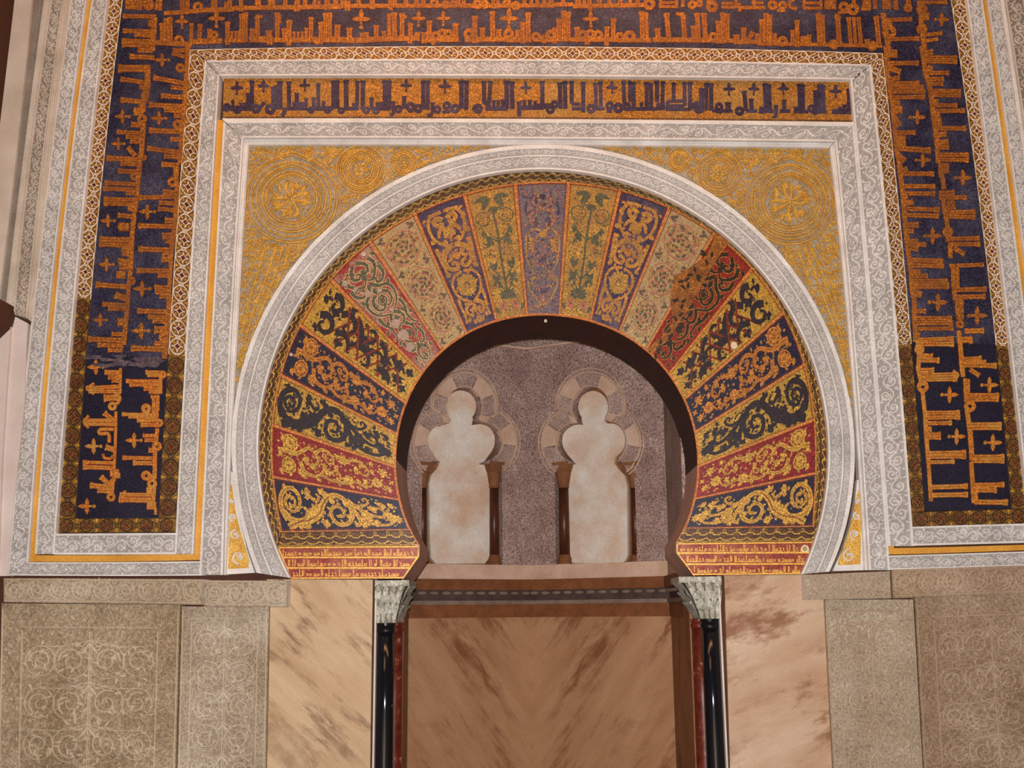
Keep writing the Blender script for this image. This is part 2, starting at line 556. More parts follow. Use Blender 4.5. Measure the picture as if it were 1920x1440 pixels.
M['v_redworn'] = mosaic('faded_red_mosaic', rgb(132, 50, 50), 0.4, 150, worn=rgb(146, 112, 92), wscale=3.2, wlo=0.46, whi=0.56)
M['v_cream'] = mosaic('cream_mosaic', rgb(152, 128, 84), 0.35, 150, worn=rgb(150, 126, 98), wscale=5)
M['v_green'] = mosaic('grey_green_mosaic', rgb(80, 78, 60), 0.45, 150)
M['v_darkgreen'] = mosaic('dark_olive_mosaic', rgb(44, 32, 22), 0.5, 150)
M['v_pink'] = mosaic('rose_line_mosaic', rgb(150, 92, 74), 0.4, 150)
M['v_edge'] = mosaic('orange_edging_mosaic', rgb(178, 104, 46), 0.45, 150)
M['v_rust'] = mosaic('rust_line_mosaic', rgb(104, 36, 18), 0.5, 150)
M['v_pale'] = mosaic('pale_line_mosaic', rgb(196, 160, 110), 0.3, 150)
M['red_ground'] = mosaic('red_inscription_ground', rgb(122, 38, 26), 0.5, 150, worn=rgb(142, 78, 54), wscale=5)
M['red_gold'] = mosaic('inscription_gold', rgb(206, 152, 62), 0.35, 150)
M['v_brown'] = mosaic('brown_gold_mosaic', rgb(134, 82, 32), 0.55, 150, worn=rgb(104, 60, 26), wscale=9)
M['smear'] = mosaic('mauve_smear', rgb(92, 78, 84), 0.5, 150, worn=rgb(64, 52, 62), wscale=14)
M['patch'] = stone('bare_mortar_patch', rgb(150, 124, 108), rgb(172, 146, 130), 8, 120, 0.5, 0.35)
# ------------------------------------------------------------------ survey of the facade (photo points on the wall)
W0 = wall_at(0.0)
def wpt(x, y, d=0.0):
    return wall_at(d).at([(x, y)])[0]

# left edges, x as a function of y
L_yo = vcurve([(0, 163), (240, 131), (480, 105), (720, 79), (960, 60), (1050, 55)])
L_yi = vcurve([(0, 172), (240, 142), (480, 114), (720, 88.5), (960, 71), (1050, 67)])
L_c1 = vcurve([(0, 202), (240, 176), (480, 147), (720, 127), (960, 108), (1000, 106)])
L_bl = vcurve([(0, 230), (240, 203), (480, 178), (720, 157), (960, 143), (1000, 141)])
L_br = vcurve([(93, 356), (240, 345), (480, 329), (720, 310), (960, 298)])
L_cr = vcurve([(115, 387), (240, 373), (480, 361), (720, 345), (960, 332)])
L_y2 = vcurve([(143, 413), (240, 404), (480, 392), (720, 380), (960, 367), (1040, 363)])
L_y3 = vcurve([(230, 423), (240, 416), (480, 404.5), (720, 393), (960, 380), (1040, 376)])
L_f = vcurve([(265, 457), (480, 442.5), (720, 430), (960, 421), (1078, 419)])
L_s = vcurve([(272, 466), (480, 454), (720, 440), (960, 428), (1078, 424)])
L_o1 = vcurve([(0, 133), (240, 101), (480, 74), (720, 48), (960, 24), (1078, 14)])
# right edges
R_f0 = vcurve([(275, 1555), (480, 1579), (720, 1598), (960, 1613), (1070, 1622)])
R_f = vcurve([(265, 1564), (480, 1588), (720, 1604), (960, 1622), (1070, 1629)])
R_y1 = vcurve([(230, 1600), (480, 1623), (720, 1640), (960, 1660), (1030, 1665)])
R_y2 = vcurve([(230, 1611), (480, 1635), (720, 1653), (960, 1672), (1030, 1676)])
R_c1 = vcurve([(121, 1633), (240, 1644), (480, 1669), (720, 1689), (960, 1708)])
R_bl = vcurve([(100, 1656), (240, 1669), (480, 1694), (720, 1717), (960, 1734)])
R_br = vcurve([(0, 1783), (240, 1817), (480, 1846), (720, 1878), (960, 1895)])
R_cr = vcurve([(0, 1812), (240, 1844), (480, 1873), (720, 1902), (960, 1927)])
R_yi = vcurve([(0, 1842), (240, 1874), (480, 1907), (720, 1938), (960, 1962)])
R_yo = vcurve([(0, 1851), (240, 1885), (480, 1919), (720, 1950), (960, 1974)])
# horizontal edges, y as a function of x
T_circ = vcurve([(363, 93), (640, 88), (960, 87), (1280, 90), (1655, 100)])
T_c1 = vcurve([(386, 115), (640, 111.5), (960, 112), (1280, 116), (1633, 122)])
T_c2 = vcurve([(420, 143), (640, 143), (960, 143), (1280, 146), (1600, 150)])
T_p = vcurve([(420, 222), (640, 222), (960, 223), (1280, 225), (1602, 229)])
T_a = vcurve([(425, 229), (640, 228), (960, 227.5), (1280, 230), (1600, 235)])
T_f = vcurve([(457, 259), (640, 259), (960, 260), (1280, 263), (1563, 266)])
T_s = vcurve([(466, 272), (640, 271), (960, 271.5), (1280, 274), (1556, 277)])
TOP = -60.0

# the arch, polar around (1020, 800) in the same survey
AC = np.array([1020.0, 800.0])
def polar_fit(pts, deg=7):
    p = np.asarray(pts, float) - AC
    th = np.arctan2(-p[:, 1], p[:, 0])
    th = np.where(th < -math.pi / 2, th + 2 * math.pi, th)
    r = np.hypot(p[:, 0], p[:, 1])
    o = np.argsort(th)
    c = np.polyfit(th[o] - math.pi / 2, r[o], deg)
    return lambda t: np.polyval(c, np.asarray(t) - math.pi / 2)
def ang(x, y):
    a = math.atan2(AC[1] - y, x - AC[0])
    return a + 2 * math.pi if a < -math.pi / 2 else a
def arc(fn, a0, a1, n=90):
    t = np.linspace(a0, a1, n)
    r = fn(t)
    return np.stack([AC[0] + r * np.cos(t), AC[1] - r * np.sin(t)], 1)
ringO = polar_fit([(480, 1072), (460, 1017), (448, 960), (440, 900), (437, 800), (447, 707), (467, 640), (500, 570), (538, 520), (563, 483), (626, 418), (675, 380),
                   (730, 347), (788, 319), (840, 296), (907, 279), (973, 271), (1022, 270), (1073, 273), (1173, 290), (1280, 333), (1380, 402), (1466, 478), (1520, 553),
                   (1560, 637), (1587, 713), (1598, 773), (1603, 847), (1597, 930), (1590, 960), (1573, 1027), (1557, 1072)])
ringI = polar_fit([(544, 1083), (517, 1020), (497, 960), (488, 913), (485, 813), (493, 747), (513, 670), (547, 590), (597, 522), (667, 446), (759, 380), (834, 346),
                   (880, 333), (973, 321), (1040, 319), (1140, 335), (1280, 384), (1347, 430), (1412, 481), (1453, 553), (1507, 640), (1533, 707), (1552, 773), (1553, 847),
                   (1550, 907), (1541, 960), (1527, 1017), (1503, 1076)])
BND = [((529, 997.5), (770, 992.5)), ((508, 895), (750, 937)), ((509, 797.5), (740, 877)), ((528, 703), (745, 814)), ((564, 611), (762, 757)),
       ((620, 524), (797, 702)), ((693, 453), (826, 655)), ((778, 401), (877, 627)), ((869, 361), (931, 602)), ((966, 342), (988, 590)),
       ((1066, 341), (1049, 589)), ((1161, 362), (1109, 598)), ((1251, 396), (1165, 617)), ((1344, 433), (1212, 656)), ((1414, 500), (1252, 702)),
       ((1471, 586), (1282, 750)), ((1506, 684), (1304, 810)), ((1526, 787), (1309, 875)), ((1530, 887), (1301, 935)), ((1526, 988), (1283, 991))]
vousO = polar_fit([b[0] for b in BND], 6)
# raise the fitted border line where the photo shows it clear of the voussoirs
intra = polar_fit([(785, 1024), (770, 992), (750, 942), (741, 874), (744, 814), (761, 757), (797, 703), (825, 655), (876, 624), (929, 602), (988, 593), (1023, 592), (1049, 592),
                   (1109, 602), (1163, 620), (1212, 658), (1250, 700), (1283, 752), (1304, 809), (1310, 874), (1302, 934), (1281, 991), (1270, 1018)], 8)

def edge_poly(*edges):
    return np.vstack(edges)

def carve_vine(d, L, w, period, mi=0, amp=0.30, r=0.27, seed=0, dense=1.0, s0=0.0):
    """running vine with a scroll in every bend and close leafage, along a strip"""
    rd = random.Random(seed)
    n = max(2, int(round((L - s0) / period)) * 2)
    half = (L - s0) / n
    s = np.linspace(s0, L, n * 6 + 1)
    st = amp * 0.75 * w * np.sin((s - s0) / half * math.pi)
    d.stroke(np.stack([s, st], 1), 0.03 * w + 0.3, mi)
    for k in range(n):
        c = s0 + (k + 0.5) * half
        sg = 1 if k % 2 == 0 else -1
        rr = min(r * w, half * 0.52)
        cc = (c + rd.uniform(-1, 1), -sg * 0.16 * w)
        d.stroke(spir(cc, rr, sg * 1.2 + rd.uniform(-0.4, 0.4), -sg * 1.25, 11, 0.25), np.linspace(0.045 * w, 0.025 * w, 11) + 0.25, mi)
        d.dot(cc, 0.06 * w + 0.3, mi, n=6)
        for q in range(int(9 * dense)):
            p = (c + rd.uniform(-0.55, 0.55) * half, rd.uniform(-0.44, 0.44) * w)
            d.leaf(p, rd.uniform(0, 6.28), rd.uniform(0.13, 0.24) * w, 0.045 * w + 0.15, rd.uniform(-1.6, 1.6), mi, n=4)
        for q in (-1, 1):
            p = (c + q * half * 0.42, sg * 0.36 * w)
            d.leaf(p, sg * 1.57 + q * 0.9, 0.2 * w, 0.06 * w, -q * 1.2, mi, n=4)

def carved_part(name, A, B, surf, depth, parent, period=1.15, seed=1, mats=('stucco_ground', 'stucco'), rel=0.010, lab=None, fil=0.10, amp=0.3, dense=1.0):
    """one carved run: slab with raised edge fillets, and its vine relief as a child"""
    A, B = np.asarray(A, float), np.asarray(B, float)
    mb = MB()
    prism(mb, edge_poly(A, B[::-1]), surf, -depth, 0.0, 0, 1)
    st = Strip(A, B, surf)
    e = Draw(st, mb, 'flat', rel)
    wf = max(1.6, fil * st.w)
    for sg in (-1, 1):
        t = sg * (st.w / 2 - wf / 2)
        e.stroke(np.stack([st.d, np.full(len(st.d), t)], 1), wf / 2, 1)
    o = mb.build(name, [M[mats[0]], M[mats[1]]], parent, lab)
    d = Draw(Strip(A, B, surf), None, 'round', rel * 0.9)
    carve_vine(d, st.L, st.w * (1 - 2 * fil), st.w * period, 0, amp, seed=seed, dense=dense)
    d.mb.build('vine_relief', M[mats[1]], o)
    return o

# ------------------------------------------------------------------ structure: floor, masonry behind the facade
mb = MB()
mb.box((-7, -10, -0.1), (7, 3.2, 0))
mb.build('floor', M['floor'], kind='structure')

# niche plan: two back faces meeting on the central seam
seam = wall_at(2.28).at([(994.5, 1150)])[0]
NX = seam[0]
A30 = math.radians(30)
dR = np.array([math.cos(A30), -math.sin(A30), 0])
dL = np.array([-math.cos(A30), -math.sin(A30), 0])
PR = Lifted((seam[0], seam[1], 0), (-math.sin(A30), -math.cos(A30), 0))
PL = Lifted((seam[0], seam[1], 0), (math.sin(A30), -math.cos(A30), 0))
rb = PR.at([(1258, 1150)])[0]
WF = float(np.linalg.norm((rb - seam)[:2]))          # width of one niche face
RB = seam + dR * WF
LB = seam + dL * WF
def zs(py):
    return wall_at(2.28).at([(994.5, py)])[0][2]

# opening outline on the wall plane (arch + jambs down to the floor)
arch_line = arc(intra, ang(785, 1024), ang(1270, 1018), 70)
jl_top, jr_top = (757, 1085), (1299, 1078)
op_px = np.vstack([[jl_top], [(785, 1043)], arch_line, [(1269, 1036)], [jr_top]])
op = W0.at(op_px)
XJL, XJR = wpt(752, 1300)[0] - 0.03, wpt(1304, 1300)[0] + 0.03
XSL, XSR = wpt(699, 1300)[0] + 0.004, wpt(1360, 1300)[0] - 0.004
outline = [(-5.2, 0), (-5.2, 7.2), (5.2, 7.2), (5.2, 0), (XSR, 0), (XSR, op[-1][2])] + [(p[0], p[2]) for p in op[::-1]] + [(XSL, op[0][2]), (XSL, 0)]
n = len(outline)
mb = MB()
v = [(x, 0.05, z) for x, z in outline] + [(x, 0.66, z) for x, z in outline]
mb.add(v, [tuple(range(n)), tuple(range(n, 2 * n))[::-1]] + [(i, n + i, n + (i + 1) % n, (i + 1) % n) for i in range(n)])
mb.build('wall_back', M['shade'], kind='structure')  # dark colour paints in the shade of the upper-left recess
mb = MB()
mb.box((-5.3, -3.0, 0), (-5.2, 0.66, 7.2))
mb.build('wall_left', M['shade'], kind='structure')
mb = MB()
mb.box((5.2, -3.0, 0), (5.3, 0.66, 7.2))
mb.build('wall_right', M['shade'], kind='structure')

# ------------------------------------------------------------------ carved frames
S3 = wall_at(-0.035)
def loc_of(x, y, d=0.0):
    return wpt(x, y, d)

# white frame round the blue inscription: left leg, top rail, right leg, and the two bottom rails
fr = thing('carved_surround', 'inverted-U white carved stone frame between the blue inscription and the gilt strips', 'stone frame', loc_of(1010, 1039, -0.035))
xa, xb = 387, 1633
carved_part('left_leg', vedge(L_cr, T_c1(386) , 1039), vedge(L_y2, T_c2(413), 1039), S3, 0.085, fr, 1.05, 11)
carved_part('right_leg', vedge(R_y1, T_c2(1600), 1024), vedge(R_c1, T_c1(1633), 1024), S3, 0.085, fr, 1.05, 12)
carved_part('top_rail', hedge(T_c1, 387, 1633, 30), hedge(T_c2, 413, 1600, 30), S3, 0.085, fr, 1.3, 13)

bl = thing('carved_surround', 'white carved stone L frame left of and under the left blue inscription', 'stone frame', loc_of(110, 1040, -0.035))
carved_part('leg', vedge(L_yi, TOP, 1039, 30), vedge(L_c1, TOP, 1039, 30), S3, 0.085, bl, 1.1, 14)
bL = vcurve([(70, 1001), (230, 1000), (370, 999)])
bL2 = vcurve([(70, 1040), (230, 1040), (370, 1039)])
carved_part('bottom_rail', hedge(bL, L_c1(1000) , L_cr(1000), 10), hedge(bL2, L_c1(1039) , L_cr(1039), 10), S3, 0.084, bl, 1.1, 15)
brr = thing('carved_surround', 'white carved stone L frame right of and under the right blue inscription', 'stone frame', loc_of(1880, 1020, -0.035))
carved_part('leg', vedge(R_cr, TOP, 960, 30), vedge(R_yi, TOP, 960, 30), S3, 0.085, brr, 1.1, 16)
bR = vcurve([(1707, 988), (1800, 985), (1960, 981)])
bR2 = vcurve([(1690, 1024), (1800, 1021), (1960, 1017)])
carved_part('bottom_rail', hedge(bR, R_c1(988), 1962, 12), hedge(bR2, R_c1(1024), 1964, 12), S3, 0.084, brr, 1.1, 17)

# gilt fillets
SG = wall_at(-0.012)
def gilt(edge_pairs, label, loc):
    t = thing('gilt_strip', label, 'gilt strip', loc)
    for nm, A, B in edge_pairs:
        mb = MB()
        prism(mb, edge_poly(A, B[::-1]), SG, -0.06, 0.0)
        mb.build(nm, M['gilt'], t)
gy1 = vcurve([(55, 1041), (220, 1041), (376, 1039)])
gy2 = vcurve([(55, 1053), (220, 1053), (376, 1050)])
gilt([('outer_strip', vedge(L_yo, TOP, 1053, 24), vedge(L_yi, TOP, 1041, 24)),
      ('bottom_strip', hedge(gy1, L_yi(1041), L_y2(1040), 8), hedge(gy2, L_yo(1053), L_y3(1050), 8)),
      ('inner_strip', vedge(L_y2, 225, 1040, 20), vedge(L_y3, 225, 1050, 20))],
     'U-shaped gilt strip around the left blue inscription frame', loc_of(215, 1052))
gy1 = vcurve([(1663, 1028), (1800, 1025), (1960, 1020)])
gy2 = vcurve([(1660, 1040), (1800, 1036), (1960, 1030)])
gilt([('outer_strip', vedge(R_yi, TOP, 1018, 24), vedge(R_yo, TOP, 1030, 24)),
      ('bottom_strip', hedge(gy1, R_y2(1028), R_yi(1018), 8), hedge(gy2, R_y1(1040), R_yo(1030), 8)),
      ('inner_strip', vedge(R_y1, 231, 1040, 20), vedge(R_y2, 231, 1028, 20))],
     'U-shaped gilt strip around the right blue inscription frame', loc_of(1810, 1030))

# inner alfiz frame round the arch
S4 = wall_at(-0.045)
al = thing('carved_surround', 'white carved stone rectangle framing the arch and its gilded spandrels', 'stone frame', loc_of(1012, 1075, -0.045))
carved_part('left_leg', vedge(L_y3, 229, 1078, 24), vedge(L_f, 259, 1078, 24), S4, 0.095, al, 1.2, 21)
carved_part('right_leg', vedge(R_f, 266, 1069, 24), vedge(R_y1, 235, 1069, 24), S4, 0.095, al, 1.2, 22)
carved_part('top_rail', hedge(T_a, 423, 1600, 30), hedge(T_f, 457, 1564, 30), S4, 0.095, al, 1.7, 23)
def plain_part(name, A, B, surf, depth, mat, parent, lines=0):
    mb = MB()
    prism(mb, edge_poly(A, B[::-1]), surf, -depth, 0.0)
    if lines:
        st = Strip(A, B, surf)
        d = Draw(st, mb, 'round', 0.012)
        for k in range(lines):
            t = (-0.5 + (k + 0.5) / lines) * st.w
            d.stroke(np.stack([st.d, np.full(len(st.d), t)], 1), st.w / lines * 0.36, 0)
    return mb.build(name, M[mat], parent)
S5 = wall_at(-0.02)
plain_part('left_fillet', vedge(L_f, 260, 1078, 20), vedge(L_s, 272, 1078, 20), S5, 0.07, 'stucco', al, 2)
plain_part('right_fillet', vedge(R_f0, 277, 1069, 20), vedge(R_f, 266, 1069, 20), S5, 0.07, 'stucco', al, 2)
plain_part('top_fillet', hedge(T_f, 457, 1563, 30), hedge(T_s, 466, 1555, 30), S5, 0.07, 'stucco', al, 3)

# outer mouldings beyond the gilt strips
ol = thing('carved_border', 'outermost carved white stone border at the left side with its bottom rail', 'stone border', loc_of(60, 1078, -0.03))
S2 = wall_at(-0.03)
carved_part('leg', vedge(L_o1, TOP, 1078, 30), vedge(L_yo, TOP, 1053, 30), S2, 0.08, ol, 1.05, 31)
b1 = vcurve([(20, 1054), (220, 1054), (400, 1052)])
b2 = vcurve([(20, 1079), (220, 1080), (400, 1079)])
carved_part('bottom_rail', hedge(b1, L_yo(1053), 378, 14), hedge(b2, L_o1(1078), 381, 14), S2, 0.079, ol, 1.4, 32)
orr = thing('carved_border', 'outermost carved white stone border at the right side with its bottom rail', 'stone border', loc_of(1850, 1062, -0.03))
R_o1 = lambda y: R_yo(y) + 26
carved_part('leg', vedge(R_yo, TOP, 1030, 30), vedge(R_o1, TOP, 1055, 30), S2, 0.08, orr, 1.05, 33)
b1 = vcurve([(1662, 1042), (1800, 1038), (1980, 1032)])
b2 = vcurve([(1640, 1069), (1800, 1065), (1980, 1058)])
carved_part('bottom_rail', hedge(b1, R_y1(1042), 1980, 14), hedge(b2, R_y1(1069), 1985, 14), S2, 0.079, orr, 1.4, 34)

# left: wide carved pilaster band above the plain pier; right: mouldings leaving the frame
OB = vcurve([(0, 97), (240, 63), (480, 37), (590, 26)])
OC = vcurve([(0, 120), (240, 89), (480, 62), (595, 52)])
OD = vcurve([(0, 82), (240, 50), (480, 22), (575, 10)])
OE = vcurve([(0, 60), (240, 36), (480, 8), (560, -2)])
SP = wall_at(-0.06)
pl = thing('carved_pilaster', 'aged grey pilaster of carved and plain bands at the far upper left', 'pilaster', loc_of(50, 592, -0.06))
carved_part('carved_band', vedge(OB, TOP, 590, 20), vedge(OC, TOP, 597, 20), SP, 0.11, pl, 1.1, 41, ('stucco_old_ground', 'stucco_old'))
plain_part('moulding', vedge(OC, TOP, 597, 20), vedge(L_o1, TOP, 604, 20), wall_at(-0.045), 0.095, 'stucco_old', pl, 3)
plain_part('light_fillet', vedge(OD, TOP, 577, 20), vedge(OB, TOP, 590, 20), wall_at(-0.05), 0.10, 'stucco_old', pl, 2)
plain_part('groove', vedge(OE, TOP, 562, 20), vedge(OD, TOP, 577, 20), wall_at(-0.015), 0.06, 'stucco_old_ground', pl, 1)
OX = vcurve([(0, 28), (100, 14), (240, 0), (480, -30), (560, -40)])
plain_part('plain_face', vedge(OX, TOP, 540, 20), vedge(OE, TOP, 562, 20), wall_at(-0.05), 0.10, 'plain_stone', pl)
pr = thing('plain_pier', 'smooth pale stone pier at the left edge below the carved pilaster', 'pier', loc_of(20, 1080, -0.09))
def poly_part(name, px, d, back, mat, parent, label=None, side=None):
    mb = MB()
    prism(mb, px, wall_at(d), d - back, 0.0, 0, None if side is None else 1)
    return mb.build(name, [M[mat]] + ([M[side]] if side else []), parent, label)
poly_part('shaft_face', [(22, 590), (52, 606), (50, 640), (46, 760), (24, 960), (14, 1080), (-4, 1080), (4, 860), (14, 700)], -0.05, 0.05, 'plain_pale', pr)
poly_part('side_face', [(-60, 575), (0, 580), (22, 590), (14, 700), (4, 860), (-4, 1080), (-60, 1080)], -0.075, 0.05, 'plain_pale', pr)
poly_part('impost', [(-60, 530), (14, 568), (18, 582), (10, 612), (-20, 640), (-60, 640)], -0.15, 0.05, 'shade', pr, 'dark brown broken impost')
RB1 = lambda y: R_yo(y) + 33
RB2 = lambda y: R_yo(y) + 70
RB3 = lambda y: R_yo(y) + 130
pr2 = thing('carved_pilaster', 'aged carved pilaster bands at the far upper right', 'pilaster', loc_of(1900, 600, -0.06))
plain_part('light_fillet', vedge(R_o1, TOP, 600, 16), vedge(RB1, TOP, 600, 16), wall_at(-0.05), 0.10, 'stucco', pr2, 1)
carved_part('carved_band', vedge(RB1, TOP, 600, 16), vedge(RB2, TOP, 600, 16), SP, 0.11, pr2, 1.1, 42, ('stucco_old_ground', 'stucco_old'))
plain_part('plain_face', vedge(RB2, TOP, 600, 16), vedge(RB3, TOP, 600, 16), wall_at(-0.05), 0.1, 'plain_stone', pr2)

# ------------------------------------------------------------------ arch ring
SR = wall_at(-0.05)
ar = thing('arch_ring', 'white carved stone horseshoe ring around the mosaic arch', 'arch ring', loc_of(1020, 1080, -0.05))
ga0, ga1 = ang(481, 1074), ang(1556, 1072)
gi0, gi1 = ang(544, 1084), ang(1503, 1077)
N = 110
RO = arc(ringO, ga0, ga1, N)
RI = arc(ringI, gi0, gi1, N)
def between(f):
    return RO + (RI - RO) * f
mb = MB()
prism(mb, edge_poly(RO, between(0.16)[::-1]), wall_at(-0.062), -0.1, 0.0)
mb.build('outer_fillet', M['stucco'], ar)
def ring_band(name, f0, f1, per, seed):
    A, B = between(f0), between(f1)
    mb = MB()
    prism(mb, edge_poly(A, B[::-1]), SR, -0.1, 0.0, 0, 1)
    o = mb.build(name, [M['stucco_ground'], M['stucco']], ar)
    d = Draw(Strip(A, B, SR), None, 'round', 0.010)
    carve_vine(d, d.m.L, d.m.w * 0.86, d.m.w * per, 0, seed=seed, dense=1.5)
    d.mb.build('scroll_relief', M['stucco'], o)
ring_band('outer_carved_band', 0.16, 0.42, 2.2, 51)
mb = MB()
prism(mb, edge_poly(between(0.42), between(0.47)[::-1]), wall_at(-0.058), -0.1, 0.0)
mb.build('middle_fillet', M['stucco'], ar)
ring_band('inner_carved_band', 0.47, 0.93, 1.5, 52)
mb = MB()
prism(mb, edge_poly(between(0.93), RI[::-1]), wall_at(-0.058), -0.1, 0.0)
mb.build('inner_fillet', M['stucco'], ar)

# ------------------------------------------------------------------ gilded spandrels
SS = wall_at(0.012)
def gilt_relief_fill(d, inside, n, seed, box, r0=4.0, r1=9.0):
    rd = random.Random(seed)
    pts = []
    tries = 0
    while len(pts) < n and tries < n * 40:
        tries += 1
        x, y = rd.uniform(box[0], box[2]), rd.uniform(box[1], box[3])
        r = rd.uniform(r0, r1)
        if not inside(x, y, r):
            continue
        if any((x - a) ** 2 + (y - b) ** 2 < (0.62 * (r + c)) ** 2 for a, b, c in pts):
            continue
        pts.append((x, y, r))
        k = rd.random()
        a = rd.uniform(0, 6.28)
        if k < 0.34:
            d.stroke(spir((x, y), r * 0.9, a, rd.choice((-1, 1)) * 1.2, 10, 0.25), np.linspace(1.7, 1.1, 10), 0)
            d.dot((x, y), 1.6, 0)
        elif k < 0.8:
            for q in range(3):
                d.leaf((x - 0.7 * r * math.cos(a), y - 0.7 * r * math.sin(a)), a + (q - 1) * 0.75, 1.5 * r, 0.28 * r, (q - 1) * 0.5, 0)
        else:
            d.leaf((x, y), a, 1.4 * r, 0.34 * r, rd.uniform(-1, 1), 0)
            d.dot((x, y), 2.0, 0)

def medallion(d, c, Rs, petals, seed, squash=0.95):
    rd = random.Random(seed)
    def el(r, n=40, tip=0.0):
        a = np.linspace(0, 2 * math.pi, n, endpoint=False)
        k = 1 + tip * np.exp(-((a - 1.5 * math.pi) / 0.22) ** 2)
        return np.stack([c[0] + r * np.cos(a), c[1] + r * squash * k * np.sin(a)], 1)
    for i, r in enumerate(Rs):
        d.stroke(el(r, tip=0.08 if i < 2 else 0.05), 1.9 if r > 30 else 1.5, 0, closed=True)
        d.stroke(el(r - 4.2, tip=0.06), 1.0, 0, closed=True)
    for i in range(len(Rs) - 1):
        rm = (Rs[i] - 5 + Rs[i + 1]) / 2
        m = max(10, int(rm * 2 * math.pi / 6.0))
        for k in range(m):
            a = 2 * math.pi * k / m
            p = (c[0] + rm * math.cos(a), c[1] + rm * squash * math.sin(a))
            d.dot(p, 2.6, 0, n=6)
            d.leaf(p, a + 1.2, 7, 1.7, 0.8, 0, n=4)
            d.leaf((c[0] + (rm + rd.uniform(-4, 4)) * math.cos(a + 0.03), c[1] + (rm + rd.uniform(-4, 4)) * squash * math.sin(a + 0.03)), rd.uniform(0, 6.28), 6, 1.3, 0.8, 0, n=4)
    r = Rs[-1] - 6
    for q in range(int(r * r / 9)):
        a, rr = rd.uniform(0, 6.28), r * math.sqrt(rd.random())
        p = (c[0] + rr * math.cos(a), c[1] + rr * squash * math.sin(a))
        d.leaf(p, rd.uniform(0, 6.28), rd.uniform(5, 9), rd.uniform(0.9, 1.6), rd.uniform(-1.5, 1.5), 0, n=4)
    for k in range(petals):
        a = 2 * math.pi * k / petals + 0.2
        d.leaf((c[0] + 3 * math.cos(a), c[1] + 3 * math.sin(a)), a, r * 0.85, r * 0.09, 0.7 if k % 2 else -0.7, 0)
    for k in range(petals * 2):
        a = 2 * math.pi * (k + 0.5) / petals / 2
        d.leaf((c[0] + r * 0.55 * math.cos(a), c[1] + r * 0.55 * squash * math.sin(a)), a + rd.uniform(-1.4, 1.4), r * 0.42, r * 0.10, 0.9, 0)
    d.dot(c, 3.5, 0)

def spandrel(side):
    L = side == 'left'
    lab = 'gilded stucco spandrel with a large round medallion at the upper %s of the arch' % side
    t = thing('gilded_spandrel', lab, 'spandrel', loc_of(500 if L else 1550, 780, 0.012))
    if L:
        e = vedge(L_s, 272, 800, 24)
        a0, a1 = ang(440, 800), ang(1000, 271)
        top = hedge(T_s, 466, 1003, 20)
        px = edge_poly(arc(ringO, a0, a1, 60), top[::-1], e)
    else:
        e = vedge(R_f0, 277, 800, 24)
        a0, a1 = ang(1065, 272), ang(1601, 800)
        top = hedge(T_s, 1062, 1555, 20)
        px = edge_poly(top, e, arc(ringO, a0, a1, 60)[::-1])
    mb = MB()
    prism(mb, px, SS, -0.06, 0.0)
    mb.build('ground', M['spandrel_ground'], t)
    fl = Flat(SS)
    meds = [((547, 374), [86, 65, 48], 8, 61), ((677, 318), [46, 34, 22], 9, 62), ((757, 305), [25, 15], 7, 63)] if L else \
           [((1481, 379), [84, 67, 51], 8, 64), ((1347, 327), [42, 27], 9, 65), ((1273, 301), [22, 13], 7, 66)]
    for c, Rs, p, sd in meds:
        d = Draw(fl, None, 'round', 0.016)
        medallion(d, c, Rs, p, sd)
        d.mb.build('medallion', M['gilt_relief'], t)
    d = Draw(fl, None, 'round', 0.014)
    def inside(x, y, r):
        a = ang(x, y)
        rr = math.hypot(x - AC[0], y - AC[1])
        if rr < ringO(a) + 0.75 * r + 1:
            return False
        if L and (x < L_s(y) + 0.8 * r or x > 1000):
            return False
        if not L and (x > R_f0(y) - 0.8 * r or x < 1065):
            return False
        if y < T_s(x) + 0.8 * r + 1 or y > 790:
            return False
        return all(math.hypot(x - c[0], (y - c[1]) / 0.95) > R[0] + 0.75 * r + 1 for c, R, _, _ in meds)
    vol = [(534, 287, 14, 1), (577, 289, 13, -1), (481, 463, 19, 1), (550, 470, 15, -1), (628, 286, 9, 1)] if L else \
          [(1457, 290, 15, 1), (1490, 290, 13, -1), (1552, 466, 20, -1), (1487, 480, 16, 1), (1420, 300, 10, 1)]
    for x, y, r, sg in vol:
        d.stroke(spir((x, y), r, 1.57, sg * 1.6, 18, 0.15), np.linspace(2.2, 1.3, 18), 0)
        d.dot((x, y), 2.6, 0)
    # the long reeded stalks sweeping down beside the ring
    if L:
        stalks = [[(518, 462), (500, 520), (474, 590), (458, 660), (450, 740)], [(530, 462), (516, 515), (490, 585), (468, 650), (454, 730)],
                  [(496, 470), (482, 520), (466, 570), (455, 620)], [(542, 470), (530, 510), (512, 556)]]
    else:
        stalks = [[(1508, 466), (1530, 520), (1556, 590), (1578, 660), (1592, 740)], [(1520, 466), (1543, 520), (1565, 590), (1582, 650)],
                  [(1540, 474), (1556, 520), (1570, 580)], [(1496, 474), (1512, 516), (1530, 560)]]
    for q, s_ in enumerate(stalks):
        d.curve(s_, 3.0 if q < 2 else 2.2, 1.2, 0, k=5)
        p = cat_rom(s_, 5)
        for i in range(0, len(p), 2):
            d.dot(p[i] + np.array([5 if L else -5, 2]), 1.7, 0, n=6)
            d.leaf(p[i], (2.4 if L else 0.7), 9, 2.0, 0.6 if L else -0.6, 0, n=4)
    gilt_relief_fill(d, inside, 800, 71 if L else 72, (440, 272, 1005, 790) if L else (1060, 275, 1606, 790), 2.4, 7.0)
    d.mb.build('leaf_relief', M['gilt_relief'], t)
spandrel('left')
spandrel('right')

